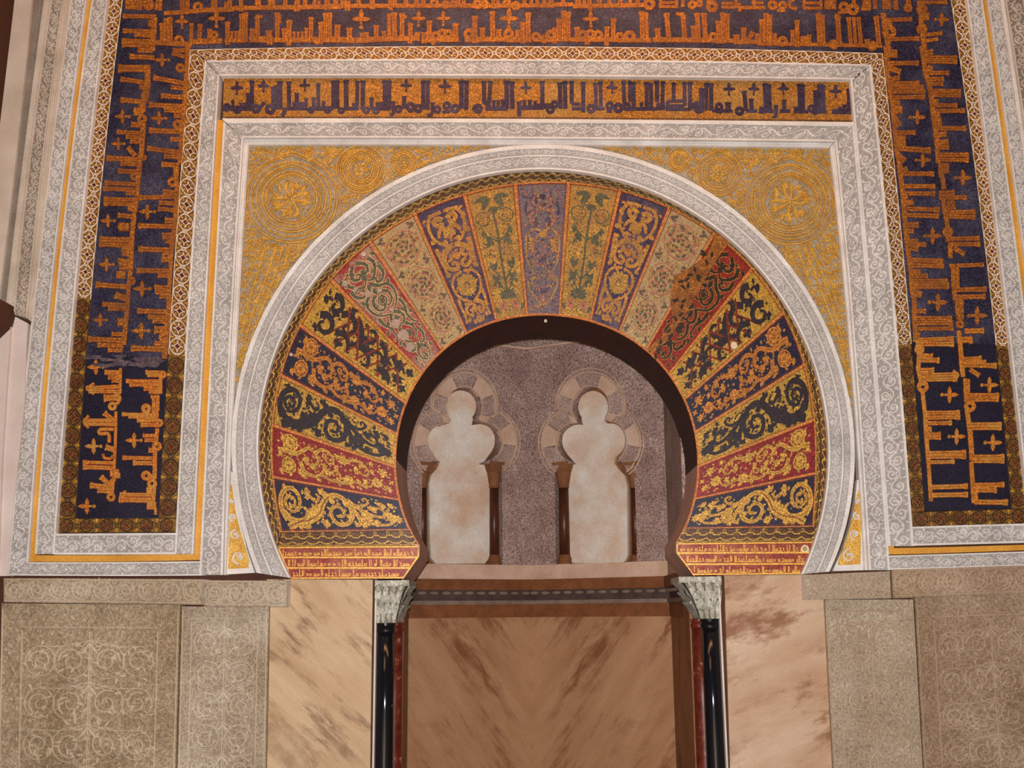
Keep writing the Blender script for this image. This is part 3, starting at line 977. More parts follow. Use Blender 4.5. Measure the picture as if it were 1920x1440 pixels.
def foot(side):
    L = side == 'left'
    t = thing('gilded_vine_inlay', 'small triangular gilt vine panel at the %s foot of the arch ring' % side, 'vine panel', loc_of(450 if L else 1600, 1075, 0.0))
    out = [(429, 880), (436, 885), (440, 920), (450, 975), (463, 1030), (478, 1074), (424, 1077)] if L else \
          [(1613, 900), (1607, 900), (1603, 940), (1594, 985), (1580, 1030), (1561, 1071), (1624, 1069)]
    mb = MB()
    prism(mb, out, wall_at(0.0), -0.05, 0.0)
    mb.build('white_surround', M['stucco'], t)
    inn = [(432, 905), (435, 912), (441, 955), (449, 990), (459, 1022), (467, 1050), (466, 1065), (428, 1067), (430, 990)] if L else \
          [(1610, 918), (1613, 925), (1614, 990), (1613, 1058), (1571, 1060), (1572, 1050), (1583, 1022), (1594, 985), (1602, 945)]
    d = Draw(Flat(wall_at(0.0)), None, 'flat', 0.006)
    d.poly(inn, 0)
    d.mb.build('gilt_field', M['gilt_relief'], t)
    d = Draw(Flat(wall_at(-0.006)), None, 'round', 0.012)
    for (x, y, r, sg) in ([(448, 1045, 13, 1), (442, 1003, 10, -1), (437, 970, 8, 1), (435, 940, 4, -1)] if L else
                          [(1592, 1042, 13, -1), (1602, 1002, 10, 1), (1606, 968, 8, -1), (1608, 940, 4, 1)]):
        d.stroke(spir((x, y), r, 1.57 * sg, sg * 1.2, 16, 0.2), np.linspace(2.0, 1.2, 16), 0)
        d.fan((x, y), 3, -2.4, 0.4, r * 0.7, r * 0.16)
    d.mb.build('vine', M['stucco'], t)
foot('left')
foot('right')
# ------------------------------------------------------------------ mosaic inscriptions
def circle_chain(d, L, w, period, mline, mgold, mcore, double=False):
    """chain of ringed quatrefoils along a border strip"""
    n = max(1, int(round(L / period)))
    p = L / n
    R = w * 0.43
    for k in range(n):
        c = ((k + 0.5) * p, 0.0)
        lw = 0.75 if not double else 0.7
        if double:
            d.disc(c, R, 4, d.h * 0.4, 16)
        d.ring(c, R, lw, mline, 16)
        if double:
            d.ring(c, R * 0.8, 0.5, 0, 14)
        for q in range(4):
            a = math.pi / 4 + q * math.pi / 2
            # bulging arcs make the concave diamond and the four almonds
            cc = (c[0] + R * 1.02 * math.cos(a), c[1] + R * 1.02 * math.sin(a))
            d.stroke(circ(cc, R * 0.72, 7, a + math.pi - 0.86, a + math.pi + 0.86), lw * 0.85, 0 if double else mline)
            if not double:
                d.leaf((c[0] + R * 0.5 * math.cos(a), c[1] + R * 0.5 * math.sin(a)), a, R * 0.45, R * 0.17, 0, mgold, n=4)
        d.poly([(c[0] - R * 0.34, c[1]), (c[0], c[1] - R * 0.34), (c[0] + R * 0.34, c[1]), (c[0], c[1] + R * 0.34)], mcore)
        if k < n - 1 or not double:
            e = (c[0] + p / 2, 0.0)
            gap = max(p / 2 - R, 1.0)
            d.ring(e, min(gap * 0.8, w * 0.1), lw * 0.8, mline, 8)
            for sg in (-1, 1):
                # swung lines that leave the ring and meet the border
                d.stroke(cat_rom([(c[0] + R * 0.75, sg * R * 0.66), (e[0], sg * w * 0.1), (e[0] + gap + R * 0.25, sg * R * 0.66)], 3), lw * 0.8, mline)
                d.poly([(e[0] - w * 0.1, sg * w * 0.47), (e[0], sg * w * 0.2), (e[0] + w * 0.1, sg * w * 0.47)], mgold)

def border_part(name, A, B, parent, white, period=33.0, lab=None, corner=None):
    mb = MB()
    prism(mb, edge_poly(A, B[::-1]), W0, -0.05, 0.0, 0)
    d = Draw(Strip(A, B, W0), mb, 'flat', 0.0022)
    circle_chain(d, d.m.L, d.m.w, period, 1, 2, 3, not white)
    d.stroke(np.stack([d.m.d, np.full(len(d.m.d), (0.47) * d.m.w)], 1), 0.6, 1)
    d.stroke(np.stack([d.m.d, np.full(len(d.m.d), (-0.47) * d.m.w)], 1), 0.6, 1)
    ms = [M['border_brown'], M['border_white'], M['border_gold'], M['border_maroon']] if white else \
         [M['border_olive'], M['border_black'], M['border_gold'], M['border_maroon'], M['border_dark']]
    return mb.build(name, ms, parent, lab)

def parse(txt):
    out = []
    for it in txt.replace('\n', ';').split(';'):
        it = it.strip()
        if it:
            a = it.split()
            out.append((a[0],) + tuple(float(z) for z in a[1:]))
    return out

def kufic(d, items, org, k, body, edge, tipdir=None, jut=0.0, stemrot=0.0):
    """letters surveyed in an enlarged view: B bar (first end = flared tip), R eye, D solid block, X floral cross (returned apart)"""
    crosses = []
    T = lambda x, y: (org[0] + x / k, org[1] + y / k)
    for it in items:
        c = it[0]
        if c == 'B' or c == 'N':
            x0, y0, x1, y1, w = it[1:6]
            p0, p1 = np.array(T(x0, y0)), np.array(T(x1, y1))
            hw = w / k / 2
            L = np.linalg.norm(p1 - p0)
            if c == 'B' and L > 3.0 * hw:
                t = np.array([0, 0.06, 0.16, 0.5, 1.0])
                ww = np.array([1.15, 1.3, 0.95, 0.95, 1.0]) * hw
                p0 = p0 - (p1 - p0) / L * 0.6
            else:
                t = np.array([0, 0.5, 1.0])
                ww = np.array([1, 1, 1.0]) * hw
            p = p0[None] + (p1 - p0)[None] * t[:, None]
            d.stroke(p, ww + 0.75, edge, h=d.h * 0.5)
            d.stroke(p, ww, body)
            if hw > 3.3 and L > 12 and c == 'B':
                d.stroke(p[1:], 0.42, edge, h=d.h * 1.25)
        elif c == 'P':
            q = [T(it[i], it[i + 1]) for i in range(1, len(it) - 1, 2)]
            w = it[-1] / k / 2
            q = cat_rom(q, 3)
            d.stroke(q, w + 0.75, edge, h=d.h * 0.5)
            d.stroke(q, w, body)
        elif c == 'R':
            x, y, r = it[1:4]
            p = T(x, y)
            d.ring(p, r / k * 0.72, r / k * 0.36 + 0.7, edge, 12, h=d.h * 0.5)
            d.ring(p, r / k * 0.72, r / k * 0.36, body, 12)
        elif c == 'D':
            x, y, r = it[1:4]
            p, r = T(x, y), r / k
            q = [(p[0] - r, p[1] - r * .8), (p[0] + r, p[1] - r * .8), (p[0] + r, p[1] + r * .8), (p[0] - r, p[1] + r * .8)]
            d.poly([(a + (0.7 if a > p[0] else -0.7), b + (0.7 if b > p[1] else -0.7)) for a, b in q], edge, d.h * 0.5)
            d.poly(q, body)
        elif c == 'X':
            crosses.append((T(it[1], it[2]), it[3] / k))
    return crosses

def cross_part(p, size, m, mats, parent, ang0):
    """floral cross: pointed bud, two side leaves, stalk with a bead; ang0 points to the bud"""
    d = Draw(m, None, 'flat', 0.003)
    for a, ln, w in ((0, 1.0, 0.24), (1.57, 0.9, 0.22), (-1.57, 0.9, 0.22)):
        d.leaf(p, ang0 + a, size * ln, size * w, 0, 0, 1, ow=0.7, n=6)
    d.stroke([p, (p[0] - 0.55 * size * math.cos(ang0), p[1] - 0.55 * size * math.sin(ang0))], size * 0.13, 0)
    d.disc((p[0] - 0.8 * size * math.cos(ang0), p[1] - 0.8 * size * math.sin(ang0)), size * 0.2, 0, n=8)
    d.disc(p, size * 0.26, 0, 0.0032, 8)
    d.mb.build('floral_cross', mats, parent)

def letter_part(name, groups, parent, mats, m=None, h=0.0025, crossdir=0.0):
    d = Draw(m or Flat(W0), None, 'flat', h)
    cr = []
    for org, k, txt in groups:
        cr += kufic(d, parse(txt), org, k, 0, 1)
    d.mb.build(name, mats, parent)
    for p, s in cr:
        cross_part(p, s, d.m, mats, parent, crossdir)

# ---- left vertical panel
A1, A2, A3, A4 = (150, 90), (130, 310), (110, 530), (100, 760)
LO_UP = [(A1, 6, '''B 560 95 840 110 50;B 430 230 785 232 78;N 760 200 762 420 60;B 460 350 745 390 48;B 670 440 790 450 42;N 755 420 730 600 70;B 690 535 760 535 50;B 460 585 745 610 52
N 705 600 700 720 70;D 660 715 55;R 700 800 50;N 715 830 690 1200 55;B 580 860 700 870 55;B 420 945 720 960 42;B 520 1000 720 1012 42;B 570 1052 710 1062 40;X 480 772 92;X 432 1078 82
B 540 1120 625 1215 50;B 300 1240 700 1255 55;N 680 1190 660 1440 55;B 460 1300 660 1310 48;B 430 1382 690 1392 45;R 720 1235 30'''),
         (A2, 6, '''N 790 20 765 300 45;N 765 300 740 520 48;B 560 65 800 75 48;R 735 125 45;B 400 198 770 215 44;B 385 262 760 277 44;B 640 310 750 312 44;B 390 378 750 390 44;B 390 430 750 442 44
N 735 480 715 720 50;B 660 485 740 490 55;B 550 560 740 580 48;X 435 625 88;D 615 695 55;R 590 690 42;N 715 640 690 1180 48;B 345 832 720 842 56;B 340 888 710 905 50;B 590 950 710 960 50
B 600 1000 705 1005 42;B 550 1065 690 1075 36;B 560 1110 690 1115 36;B 570 1155 690 1160 36;X 420 1118 92;D 580 1230 50;N 690 1180 660 1440 45;R 700 1300 42;B 300 1342 680 1370 55'''),
         (A3, 6, '''N 785 60 770 300 45;B 640 140 775 185 70;B 495 243 780 255 44;B 560 290 770 298 44;N 770 300 735 700 48;X 470 420 86;D 720 445 55;B 600 580 740 582 42;B 335 635 730 650 55;B 440 700 730 710 46;B 560 758 720 765 42''')]
LI_UP = [(A1, 6, '''N 1215 0 1200 300 48;N 1200 300 1180 620 52;N 1180 620 1150 900 50;N 1150 900 1125 1300 46;B 1040 60 1220 110 40;X 925 135 88;R 1130 225 50;B 830 335 1180 400 48;B 1030 440 1190 460 42;B 915 538 1180 558 50
B 780 640 1160 658 52;B 950 700 1170 712 46;B 1060 760 1170 770 50;X 890 792 92;R 1100 860 52;B 780 928 1150 945 56;B 1020 1028 1150 1030 46;B 760 1128 1140 1180 50;B 950 1218 1130 1230 46;B 920 1308 1120 1322 52;N 1090 1330 1080 1440 60'''),
         (A2, 6, '''N 1190 0 1215 260 48;N 1215 260 1195 620 50;N 1195 620 1150 960 50;N 1150 960 1120 1440 46;R 1160 190 52;B 1060 298 1230 310 50;B 790 365 1220 352 46;B 1010 420 1210 430 46;B 1000 488 1210 510 46;X 880 522 98
B 1080 620 1200 625 60;B 780 680 1190 690 52;B 1050 800 1180 785 70;B 1090 850 1170 870 50;B 780 942 1160 955 54;R 1090 1020 48;B 1040 1060 1150 1060 60;B 760 1185 1150 1185 50;B 1000 1238 1130 1245 46;X 820 1390 105
B 960 1370 1130 1376 40;B 970 1420 1130 1425 40'''),
         (A3, 6, '''B 1090 48 1250 60 44;B 1100 108 1250 115 44;B 1140 150 1260 155 50;N 1245 130 1235 360 52;B 885 318 1250 330 50;B 1010 383 1240 392 46;B 1060 430 1230 440 46;X 930 542 108;B 1080 530 1220 535 80;R 1180 620 50;N 1230 360 1190 860 55;B 815 738 1190 750 60;B 1080 680 1190 690 50''')]
LO_DN = [(A3, 6, '''N 698 960 690 1250 28;X 420 950 98;B 520 1008 690 1012 48;B 560 1060 690 1064 48;B 600 1100 690 1105 40;B 310 1188 690 1168 42;B 340 1222 690 1226 40;B 330 1180 400 1130 26;B 330 1200 400 1255 26;B 510 1298 680 1292 70;P 640 1240 690 1290 670 1350 620 1370 30;R 605 1390 46'''),
         (A4, 6, '''N 705 70 700 400 28;N 700 400 685 730 28;B 575 85 670 165 52;B 345 170 690 170 38;B 345 210 690 215 38;P 400 115 345 190 400 255 26;P 680 270 530 270 525 320 620 320 630 420 34;B 590 470 690 500 60;X 455 460 100;P 560 545 575 590 640 600 690 550 28
B 335 640 690 650 36;B 335 693 690 706 46;D 690 760 48;D 715 790 36;B 535 805 640 900 55;B 640 880 690 820 50;B 415 900 670 925 56;B 500 955 670 970 50;N 668 840 655 1020 46;R 650 1032 46;X 380 1135 100''')]
LI_DN = [(A3, 6, '''B 980 1008 1180 1012 40;B 1000 1045 1160 1048 30;R 1168 1035 42;B 760 1108 1150 1108 36;B 800 1150 1150 1150 36;B 960 1190 1150 1200 44;B 1020 1230 1130 1240 34;N 1150 1000 1145 1250 36;N 1070 1280 1070 1440 34;N 1115 1280 1115 1440 34;B 1040 1285 1135 1285 30;R 985 1415 50'''),
         (A4, 6, '''N 1125 0 1125 140 34;N 1165 0 1165 140 34;R 1045 45 48;B 775 100 1185 108 34;B 850 132 1170 138 26;B 945 170 1200 170 38;B 985 218 1190 220 46;P 1150 165 1215 175 1215 215 1160 240 28;N 1172 260 1150 460 40;B 1010 340 1165 342 36;B 1030 390 1165 395 40;X 910 395 98
R 1165 462 50;B 1075 505 1160 510 50;N 1145 500 1140 830 42;B 780 590 1150 596 40;B 900 648 1140 652 46;R 1045 792 52;D 1090 800 30;R 1112 880 52;N 1080 920 1080 1000 60;N 1140 920 1125 1100 34;B 750 1005 1130 1008 40;B 740 1060 1130 1068 56;B 800 965 820 1005 26;D 1105 1130 50;B 1150 1225 1150 1140 28''')]

MATS_UP = [M['letter_gold'], M['letter_edge']]
MATS_DN = [M['letter_gold_new'], M['letter_edge_new']]

def blue_ground(name, A, B, mat, parent, lab=None):
    mb = MB()
    prism(mb, edge_poly(A, B[::-1]), W0, -0.05, 0.0)
    return mb.build(name, M[mat], parent, lab)

lp = thing('mosaic_inscription', 'tall left mosaic panel with two columns of gold Kufic letters on blue', 'mosaic inscription', loc_of(220, 998))
blue_ground('worn_ground', vedge(L_bl, TOP, 668, 20), vedge(L_br, TOP, 671, 20), 'blue_worn', lp, 'faded greyish blue mosaic ground')
blue_ground('restored_ground', vedge(L_bl, 668, 972, 12), vedge(L_br, 671, 971, 12), 'navy', lp, 'deep navy restored mosaic ground')
letter_part('lettering', LO_UP, lp, MATS_UP, crossdir=math.pi)
letter_part('lettering', LI_UP, lp, MATS_UP, crossdir=math.pi)
letter_part('lettering', LO_DN, lp, MATS_DN, crossdir=math.pi)
letter_part('lettering', LI_DN, lp, MATS_DN, crossdir=math.pi)
border_part('ringed_border', vedge(L_c1, TOP, 556, 20), vedge(L_bl, TOP, 562, 20), lp, True, lab='white-lined ringed border')
border_part('ringed_border', vedge(L_c1, 556, 972, 14), vedge(L_bl, 562, 972, 14), lp, False, 36, lab='dark restored ringed border')
border_part('ringed_border', vedge(L_br, 93, 664, 20), vedge(L_cr, 110, 668, 20), lp, True, lab='white-lined ringed border')
border_part('ringed_border', vedge(L_br, 664, 971, 12), vedge(L_cr, 668, 971, 12), lp, False, 36, lab='dark restored ringed border')
bb1 = vcurve([(100, 972), (340, 971)], 1)
bb2 = vcurve([(100, 1000), (340, 998)], 1)
border_part('ringed_border', hedge(bb1, L_c1(972), L_cr(971), 8), hedge(bb2, L_c1(1000), L_cr(998), 8), lp, False, 37, lab='dark restored ringed border')

# smeared repair mortar over the joint between old and restored mosaic
d = Draw(Flat(W0), None, 'flat', 0.0042)
rd = random.Random(31)
for q in range(26):
    x, y = rd.uniform(166, 336), rd.uniform(668, 688)
    a = circ((0, 0), 1, 9)[:-1]
    d.poly([(x + rd.uniform(0.6, 1.1) * 15 * u_, y + rd.uniform(0.5, 1.1) * 4.2 * v_) for u_, v_ in a], 0)
d.mb.build('mortar_smear', M['smear'], lp, 'mauve grey smear of repair mortar')

# ---- right vertical panel
B5, B6, B7, B8 = (1640, 90), (1660, 310), (1680, 530), (1680, 750)
RI_UP = [(B5, 6, '''N 125 -20 145 300 50;N 145 300 200 620 52;N 200 620 225 920 50;N 225 920 255 1200 55;N 255 1200 310 1440 50;B 495 170 140 172 46;D 200 65 55;B 290 270 160 220 60;B 280 330 150 360 50;B 500 395 160 398 44;B 545 440 170 442 44;B 565 490 180 492 44;B 565 550 140 560 44;B 280 620 210 605 50;D 255 695 55;X 478 780 98
B 275 880 220 770 60;B 455 952 240 952 46;D 290 1030 55;D 300 1090 50;B 630 1155 220 1125 58;B 340 1270 260 1205 60;X 540 1262 95;B 645 1415 300 1412 46'''),
         (B6, 6, '''N 150 0 185 220 50;N 185 220 205 420 52;N 205 420 225 680 50;N 225 680 255 960 55;N 255 960 285 1200 48;N 285 1200 310 1440 50;B 250 40 170 70 60;B 545 98 230 95 46;B 555 238 190 235 46;B 555 320 210 316 46;N 230 290 230 380 40;B 310 410 210 430 60;B 605 500 200 488 46;B 600 570 210 560 48;B 370 670 220 672 60;B 315 740 230 740 50
B 365 850 210 850 42;B 455 892 220 888 46;X 530 795 108;B 365 945 250 925 50;B 645 1078 260 1062 50;B 655 1132 270 1125 50;B 390 1205 285 1190 56;B 475 1242 280 1248 46;B 695 1300 295 1300 46;B 705 1366 295 1360 46''')]
RO_UP = [(B5, 6, '''N 525 -20 560 220 50;N 560 220 625 470 55;N 625 470 655 720 52;N 655 720 695 1010 52;N 695 1010 715 1300 50;B 650 45 560 60 60;B 925 110 560 106 44;B 925 155 570 152 44;B 650 240 590 215 60;B 835 282 590 280 46;B 775 350 610 350 46;B 765 405 620 405 40;B 965 490 620 480 44;B 965 535 630 530 40;B 720 600 650 602 50;B 925 646 640 646 44
B 1015 705 650 710 46;N 705 700 735 890 50;B 1025 906 680 902 48;B 805 968 660 982 60;B 825 1060 700 1060 56;B 835 1120 710 1120 50;B 1055 1202 710 1200 46;B 1055 1262 720 1255 46;D 775 1345 60;R 790 1345 40;B 760 1430 720 1425 50'''),
         (B6, 6, '''D 655 40 60;R 660 35 42;N 635 90 660 270 46;X 870 140 105;B 775 308 605 315 58;B 910 362 600 362 48;N 645 370 685 620 46;B 775 405 690 425 40;B 785 465 690 475 50;B 1015 525 655 528 46;B 1010 585 665 576 46;N 690 620 705 860 46;R 702 750 56;B 1055 822 695 828 46;B 1065 888 705 888 46;N 728 900 730 1045 50;B 885 1000 770 930 50
B 1105 1118 720 1132 40;N 760 1130 765 1375 44;N 808 1150 812 1375 40;B 1135 1390 755 1402 48'''),
         (B7, 6, '''N 640 0 710 0 50;N 650 60 665 200 48;B 1015 75 640 82 50;B 1005 155 650 162 50;N 690 170 700 360 60;N 740 180 740 340 36;X 912 372 118;D 720 385 40;R 720 468 46''')]
RI_MID = [(B7, 6, '''N 165 0 205 210 50;N 205 210 205 420 52;N 205 420 225 640 50;B 595 20 160 25 36;B 595 52 170 52 36;B 290 140 200 110 70;X 470 222 115;B 330 320 200 320 50;B 625 402 210 400 46;B 635 452 220 456 50;B 645 514 210 522 42;B 270 590 190 590 60''')]
RI_DN = [(B7, 6, '''B 645 628 190 645 42;B 650 690 220 690 52;R 262 752 52;N 265 690 250 960 46;B 410 830 250 820 56;B 485 875 260 868 56;N 245 940 290 1160 50;B 425 985 260 990 56;B 695 1032 280 1042 46;B 685 1086 290 1090 46;P 640 990 700 1040 640 1110 26;R 300 1170 62;N 295 1200 320 1440 44;X 600 1262 105'''),
         (B8, 6, '''N 310 0 330 220 42;N 330 220 345 460 50;N 345 460 365 720 46;N 365 720 392 1120 42;B 715 142 305 146 46;B 720 194 315 200 46;B 625 258 335 262 46;B 400 330 330 330 60;B 500 385 320 392 46;B 500 425 340 425 40;X 680 412 105;B 785 590 350 600 46;B 785 636 355 640 46;B 655 695 350 702 40;B 805 970 395 982 52;B 805 1065 395 1070 52;B 390 1135 400 1060 40''')]
RO_DN = [(B7, 6, '''N 705 540 725 740 50;N 725 740 745 1000 52;B 985 540 770 545 56;B 850 640 730 645 70;B 840 615 845 690 36;B 960 850 750 862 46;B 1130 935 750 925 54;B 1010 890 750 893 36;B 935 1045 830 975 48;N 745 960 755 1060 50;N 775 1075 785 1340 40;N 815 1085 815 1260 30;X 1050 1152 105;B 1155 1268 770 1265 46;B 1150 1314 770 1316 46;R 830 1392 62'''),
         (B8, 6, '''N 795 80 825 320 50;R 830 72 62;B 1185 272 790 275 42;B 1185 312 800 315 50;N 830 320 855 680 55;X 1088 480 108;B 1215 638 840 642 50;B 1215 688 845 686 44;N 845 700 875 1160 48;B 1215 952 870 960 52;B 1130 1012 880 1010 60;B 1255 1152 880 1148 56;N 900 1030 900 1140 40''')]
rp = thing('mosaic_inscription', 'tall right mosaic panel with two columns of gold Kufic letters on blue', 'mosaic inscription', loc_of(1800, 985))
blue_ground('worn_ground', vedge(R_bl, TOP, 640, 20), vedge(R_br, TOP, 646, 20), 'blue_worn', rp, 'faded greyish blue mosaic ground')
blue_ground('restored_ground', vedge(R_bl, 640, 958, 12), vedge(R_br, 646, 955, 12), 'navy', rp, 'deep navy restored mosaic ground')
MATS_RD = [M['letter_gold_new'], M['letter_edge']]
for g, mt in ((RI_UP + RI_MID, MATS_UP), (RO_UP, MATS_UP), (RI_DN, MATS_RD), (RO_DN, MATS_RD)):
    letter_part('lettering', g, rp, mt, crossdir=0.0)
border_part('ringed_border', vedge(R_c1, 116, 648, 20), vedge(R_bl, 100, 645, 20), rp, True, lab='white-lined ringed border')
border_part('ringed_border', vedge(R_c1, 648, 960, 12), vedge(R_bl, 645, 958, 12), rp, False, 34, lab='dark restored ringed border')
border_part('ringed_border', vedge(R_br, TOP, 648, 20), vedge(R_cr, TOP, 650, 20), rp, True, lab='white-lined ringed border')
border_part('ringed_border', vedge(R_br, 648, 955, 12), vedge(R_cr, 650, 953, 12), rp, False, 34, lab='dark restored ringed border')
bb1 = vcurve([(1708, 960), (1930, 953)], 1)
bb2 = vcurve([(1708, 988), (1930, 982)], 1)
border_part('ringed_border', hedge(bb1, R_c1(960), R_cr(953), 8), hedge(bb2, R_c1(988), R_cr(982), 8), rp, False, 35, lab='dark restored ringed border')

# ---- top band between the two columns
C5, C6, C7, C8 = (220, 0), (620, 0), (1020, 0), (1420, 0)
KT = 4.571
T_LOW = [(C5, KT, '''B 385 200 385 370 40;B 420 160 425 375 40;B 455 150 458 375 34;X 555 185 68;R 530 345 40;N 320 365 640 380 40;B 635 200 635 385 30;B 710 210 700 360 34;B 790 250 790 360 36;X 850 160 82;R 830 300 34;N 640 360 900 350 42;B 945 190 945 385 36;B 980 270 980 360 20;B 1015 270 1015 360 20;B 1045 270 1042 360 20;B 1065 120 1062 360 34;B 1100 110 1098 360 36
B 1160 250 1155 350 40;B 1200 140 1203 350 36;N 1190 140 1245 145 26;N 920 350 1110 350 30;N 1130 335 1335 340 50;B 1300 265 1305 385 46;B 1370 110 1372 350 36;B 1390 130 1390 200 26;B 1430 245 1435 350 36;B 1475 175 1468 395 42;N 1340 345 1690 345 34;B 1515 275 1515 350 20;B 1550 275 1550 350 20;B 1585 275 1585 350 20;B 1620 240 1620 350 28;B 1662 150 1658 350 36;N 1680 330 1730 370 50
B 1745 190 1742 380 36;B 1785 115 1782 360 34;B 1822 110 1820 360 34;N 1760 345 1920 345 36;B 1890 220 1890 350 38'''),
         (C6, KT, '''N 0 335 210 350 44;B 60 215 50 345 44;B 160 240 162 370 44;X 262 165 88;B 270 285 270 370 36;B 310 280 308 370 30;N 220 345 450 335 44;B 390 220 392 340 38;B 455 270 460 335 34;B 500 120 502 345 30;B 545 110 547 345 40;N 450 335 760 330 40;B 612 115 612 330 38;N 610 140 655 150 24;B 685 200 680 375 38;X 755 160 74;B 745 280 740 350 44;B 845 180 845 345 40;B 800 280 800 375 40;X 965 160 68
R 900 310 38;R 955 290 40;R 1010 292 38;N 780 345 1100 340 36;B 1070 205 1072 345 44;N 870 350 900 370 50;R 1185 290 44;B 1235 140 1238 370 42;B 1300 240 1305 335 40;B 1385 100 1390 340 40;N 1150 340 1500 335 42;B 1440 255 1440 335 44;X 1530 160 95;R 1525 290 42;B 1600 260 1600 345 34;B 1645 190 1645 375 38;B 1692 110 1692 350 40;N 1500 340 1720 340 44;R 1760 315 38;R 1830 335 34;R 1890 305 42;N 1730 340 1920 345 34'''),
         (C7, KT, '''R 60 300 44;B 92 240 92 375 32;B 128 165 128 350 36;B 168 95 168 350 36;B 208 105 208 350 36;N 0 335 240 340 36;B 285 235 285 345 42;R 332 300 40;R 396 295 42;R 465 300 40;X 400 165 78;B 370 320 370 385 40;N 240 340 640 340 36;B 540 230 535 395 38;B 595 160 592 350 38;R 650 315 36;R 735 312 48;N 640 345 920 345 36;B 835 100 845 345 38;B 875 110 885 345 30;B 970 245 980 350 46
B 1050 115 1070 340 40;N 930 340 1420 345 40;B 1190 125 1205 335 40;N 1130 120 1200 120 24;B 1285 225 1290 345 50;B 1310 115 1325 345 38;B 1370 115 1385 345 40;R 1450 320 40;B 1492 180 1495 375 36;B 1530 110 1532 375 36;B 1570 120 1572 350 36;N 1430 345 1640 350 36;B 1650 300 1650 380 50;B 1712 240 1712 365 42;B 1790 275 1745 350 36;N 1640 360 1920 360 36;B 1835 290 1835 370 50;B 1870 180 1872 375 36;B 1905 120 1906 375 34'''),
         (C8, KT, '''B 35 170 35 385 32;B 72 115 72 385 32;B 110 130 112 375 30;B 150 290 150 375 32;R 215 355 42;N 0 375 480 380 30;B 300 260 302 375 32;B 340 175 342 405 36;B 400 310 400 375 60;B 445 300 445 370 30;B 520 115 535 375 40;B 558 130 568 375 32;N 470 380 1070 395 30;R 655 382 40;B 685 140 705 385 42;N 665 125 700 135 24;B 782 150 802 385 32;B 826 150 842 385 26;B 865 150 890 385 32;B 940 340 945 410 40;R 985 395 40;B 1018 140 1042 385 40''')]
T_UP = [(C5, KT, '''N 400 115 700 95 34;N 700 90 1000 80 38;N 1000 70 1920 58 36;B 555 -60 560 110 40;B 605 -60 600 110 34;R 690 60 40;B 830 -60 830 85 52;B 930 20 935 80 34;B 965 -60 965 80 34;B 1060 -60 1060 100 34;B 1200 -60 1210 70 50;B 1320 -60 1325 80 60;B 1440 -60 1440 60 36;B 1545 -60 1540 100 48;B 1610 -60 1610 60 36;B 1690 -30 1690 60 30;B 1730 10 1730 60 26;B 1800 -60 1800 85 48;B 1870 -60 1875 60 36'''),
        (C6, KT, '''N 0 52 1920 48 34;B 110 -60 110 70 50;B 145 10 145 95 44;B 240 -60 240 60 40;B 355 -60 360 80 44;B 510 -60 515 90 34;B 550 -60 550 70 34;B 645 -60 645 60 36;B 735 -60 735 60 40;B 795 -60 795 55 38;R 890 28 36;R 985 40 34;R 1050 35 30;B 1095 -60 1095 60 34;B 1140 -60 1140 60 34;R 1260 35 42;R 1320 38 36;B 1395 -60 1395 75 34;B 1435 -60 1435 75 28;R 1510 30 36;R 1585 50 38;B 1660 -60 1660 60 32;B 1720 -30 1720 60 28;B 1770 -60 1770 60 30;B 1830 -60 1830 60 30;B 1890 -60 1890 60 30'''),
        (C7, KT, '''N 0 40 250 40 32;B 60 -60 60 50 40;B 160 -60 165 50 34;N 250 55 850 45 34;B 290 -30 290 65 50;B 385 -60 395 90 36;B 345 -60 345 60 30;B 470 -60 475 60 40;B 560 -30 560 60 40;B 650 -60 650 65 40;B 740 -60 740 60 30;B 800 -60 800 60 34;R 900 35 50;N 985 25 1150 22 22;N 985 58 1150 58 22;B 1000 -60 1000 60 28;B 1135 -60 1135 60 24;B 1190 -60 1190 62 30;R 1270 42 36;R 1330 30 30;R 1440 55 48;B 1405 -60 1405 60 28;N 1520 30 1625 28 22;N 1520 62 1640 62 24;B 1645 -60 1645 70 26;B 1670 30 1675 100 26;N 1680 66 1895 66 26;B 1800 -60 1800 60 30;N 1780 25 1880 25 24'''),
        (C8, KT, '''N -10 68 70 68 26;R 130 45 40;R 215 48 36;N 170 92 240 92 22;P 340 75 280 60 280 20 320 -10 26;N 400 25 550 28 24;N 395 72 560 70 26;B 400 -40 400 75 26;B 545 -40 545 72 24;D 625 42 48;R 625 40 34;R 740 60 42;N 690 110 790 100 24;R 820 80 48;B 825 -60 825 40 28;B 930 -40 920 70 46;N 890 78 970 78 26;B 960 -30 960 70 26;B 1005 -60 1010 78 32;B 1100 -60 1095 80 50;B 1125 -60 1130 80 28;B 1180 -60 1190 85 34;B 1290 -60 1295 85 44;R 1290 70 34''')]
tp = thing('mosaic_inscription', 'wide mosaic band of gold Kufic letters on blue across the top', 'mosaic inscription', loc_of(1000, 88))
T_tt = lambda x: np.full_like(np.asarray(x, float), TOP)
mb = MB()
prism(mb, edge_poly(hedge(T_tt, L_br(TOP), R_bl(TOP), 20), vedge(R_bl, TOP, 98, 10)[1:], hedge(T_circ, R_bl(98), L_br(91), 20)[1:-1], vedge(L_br, 91, TOP, 10)[:-1]), W0, -0.05, 0.0)
mb.build('ground', M['blue_worn'], tp)
letter_part('lettering', T_LOW, tp, MATS_UP, crossdir=-math.pi / 2)
letter_part('lettering', T_UP, tp, MATS_UP, crossdir=-math.pi / 2)
border_part('ringed_border', hedge(T_circ, 357, 1656, 40), hedge(T_c1, 387, 1633, 40), tp, True, lab='white-lined ringed border')
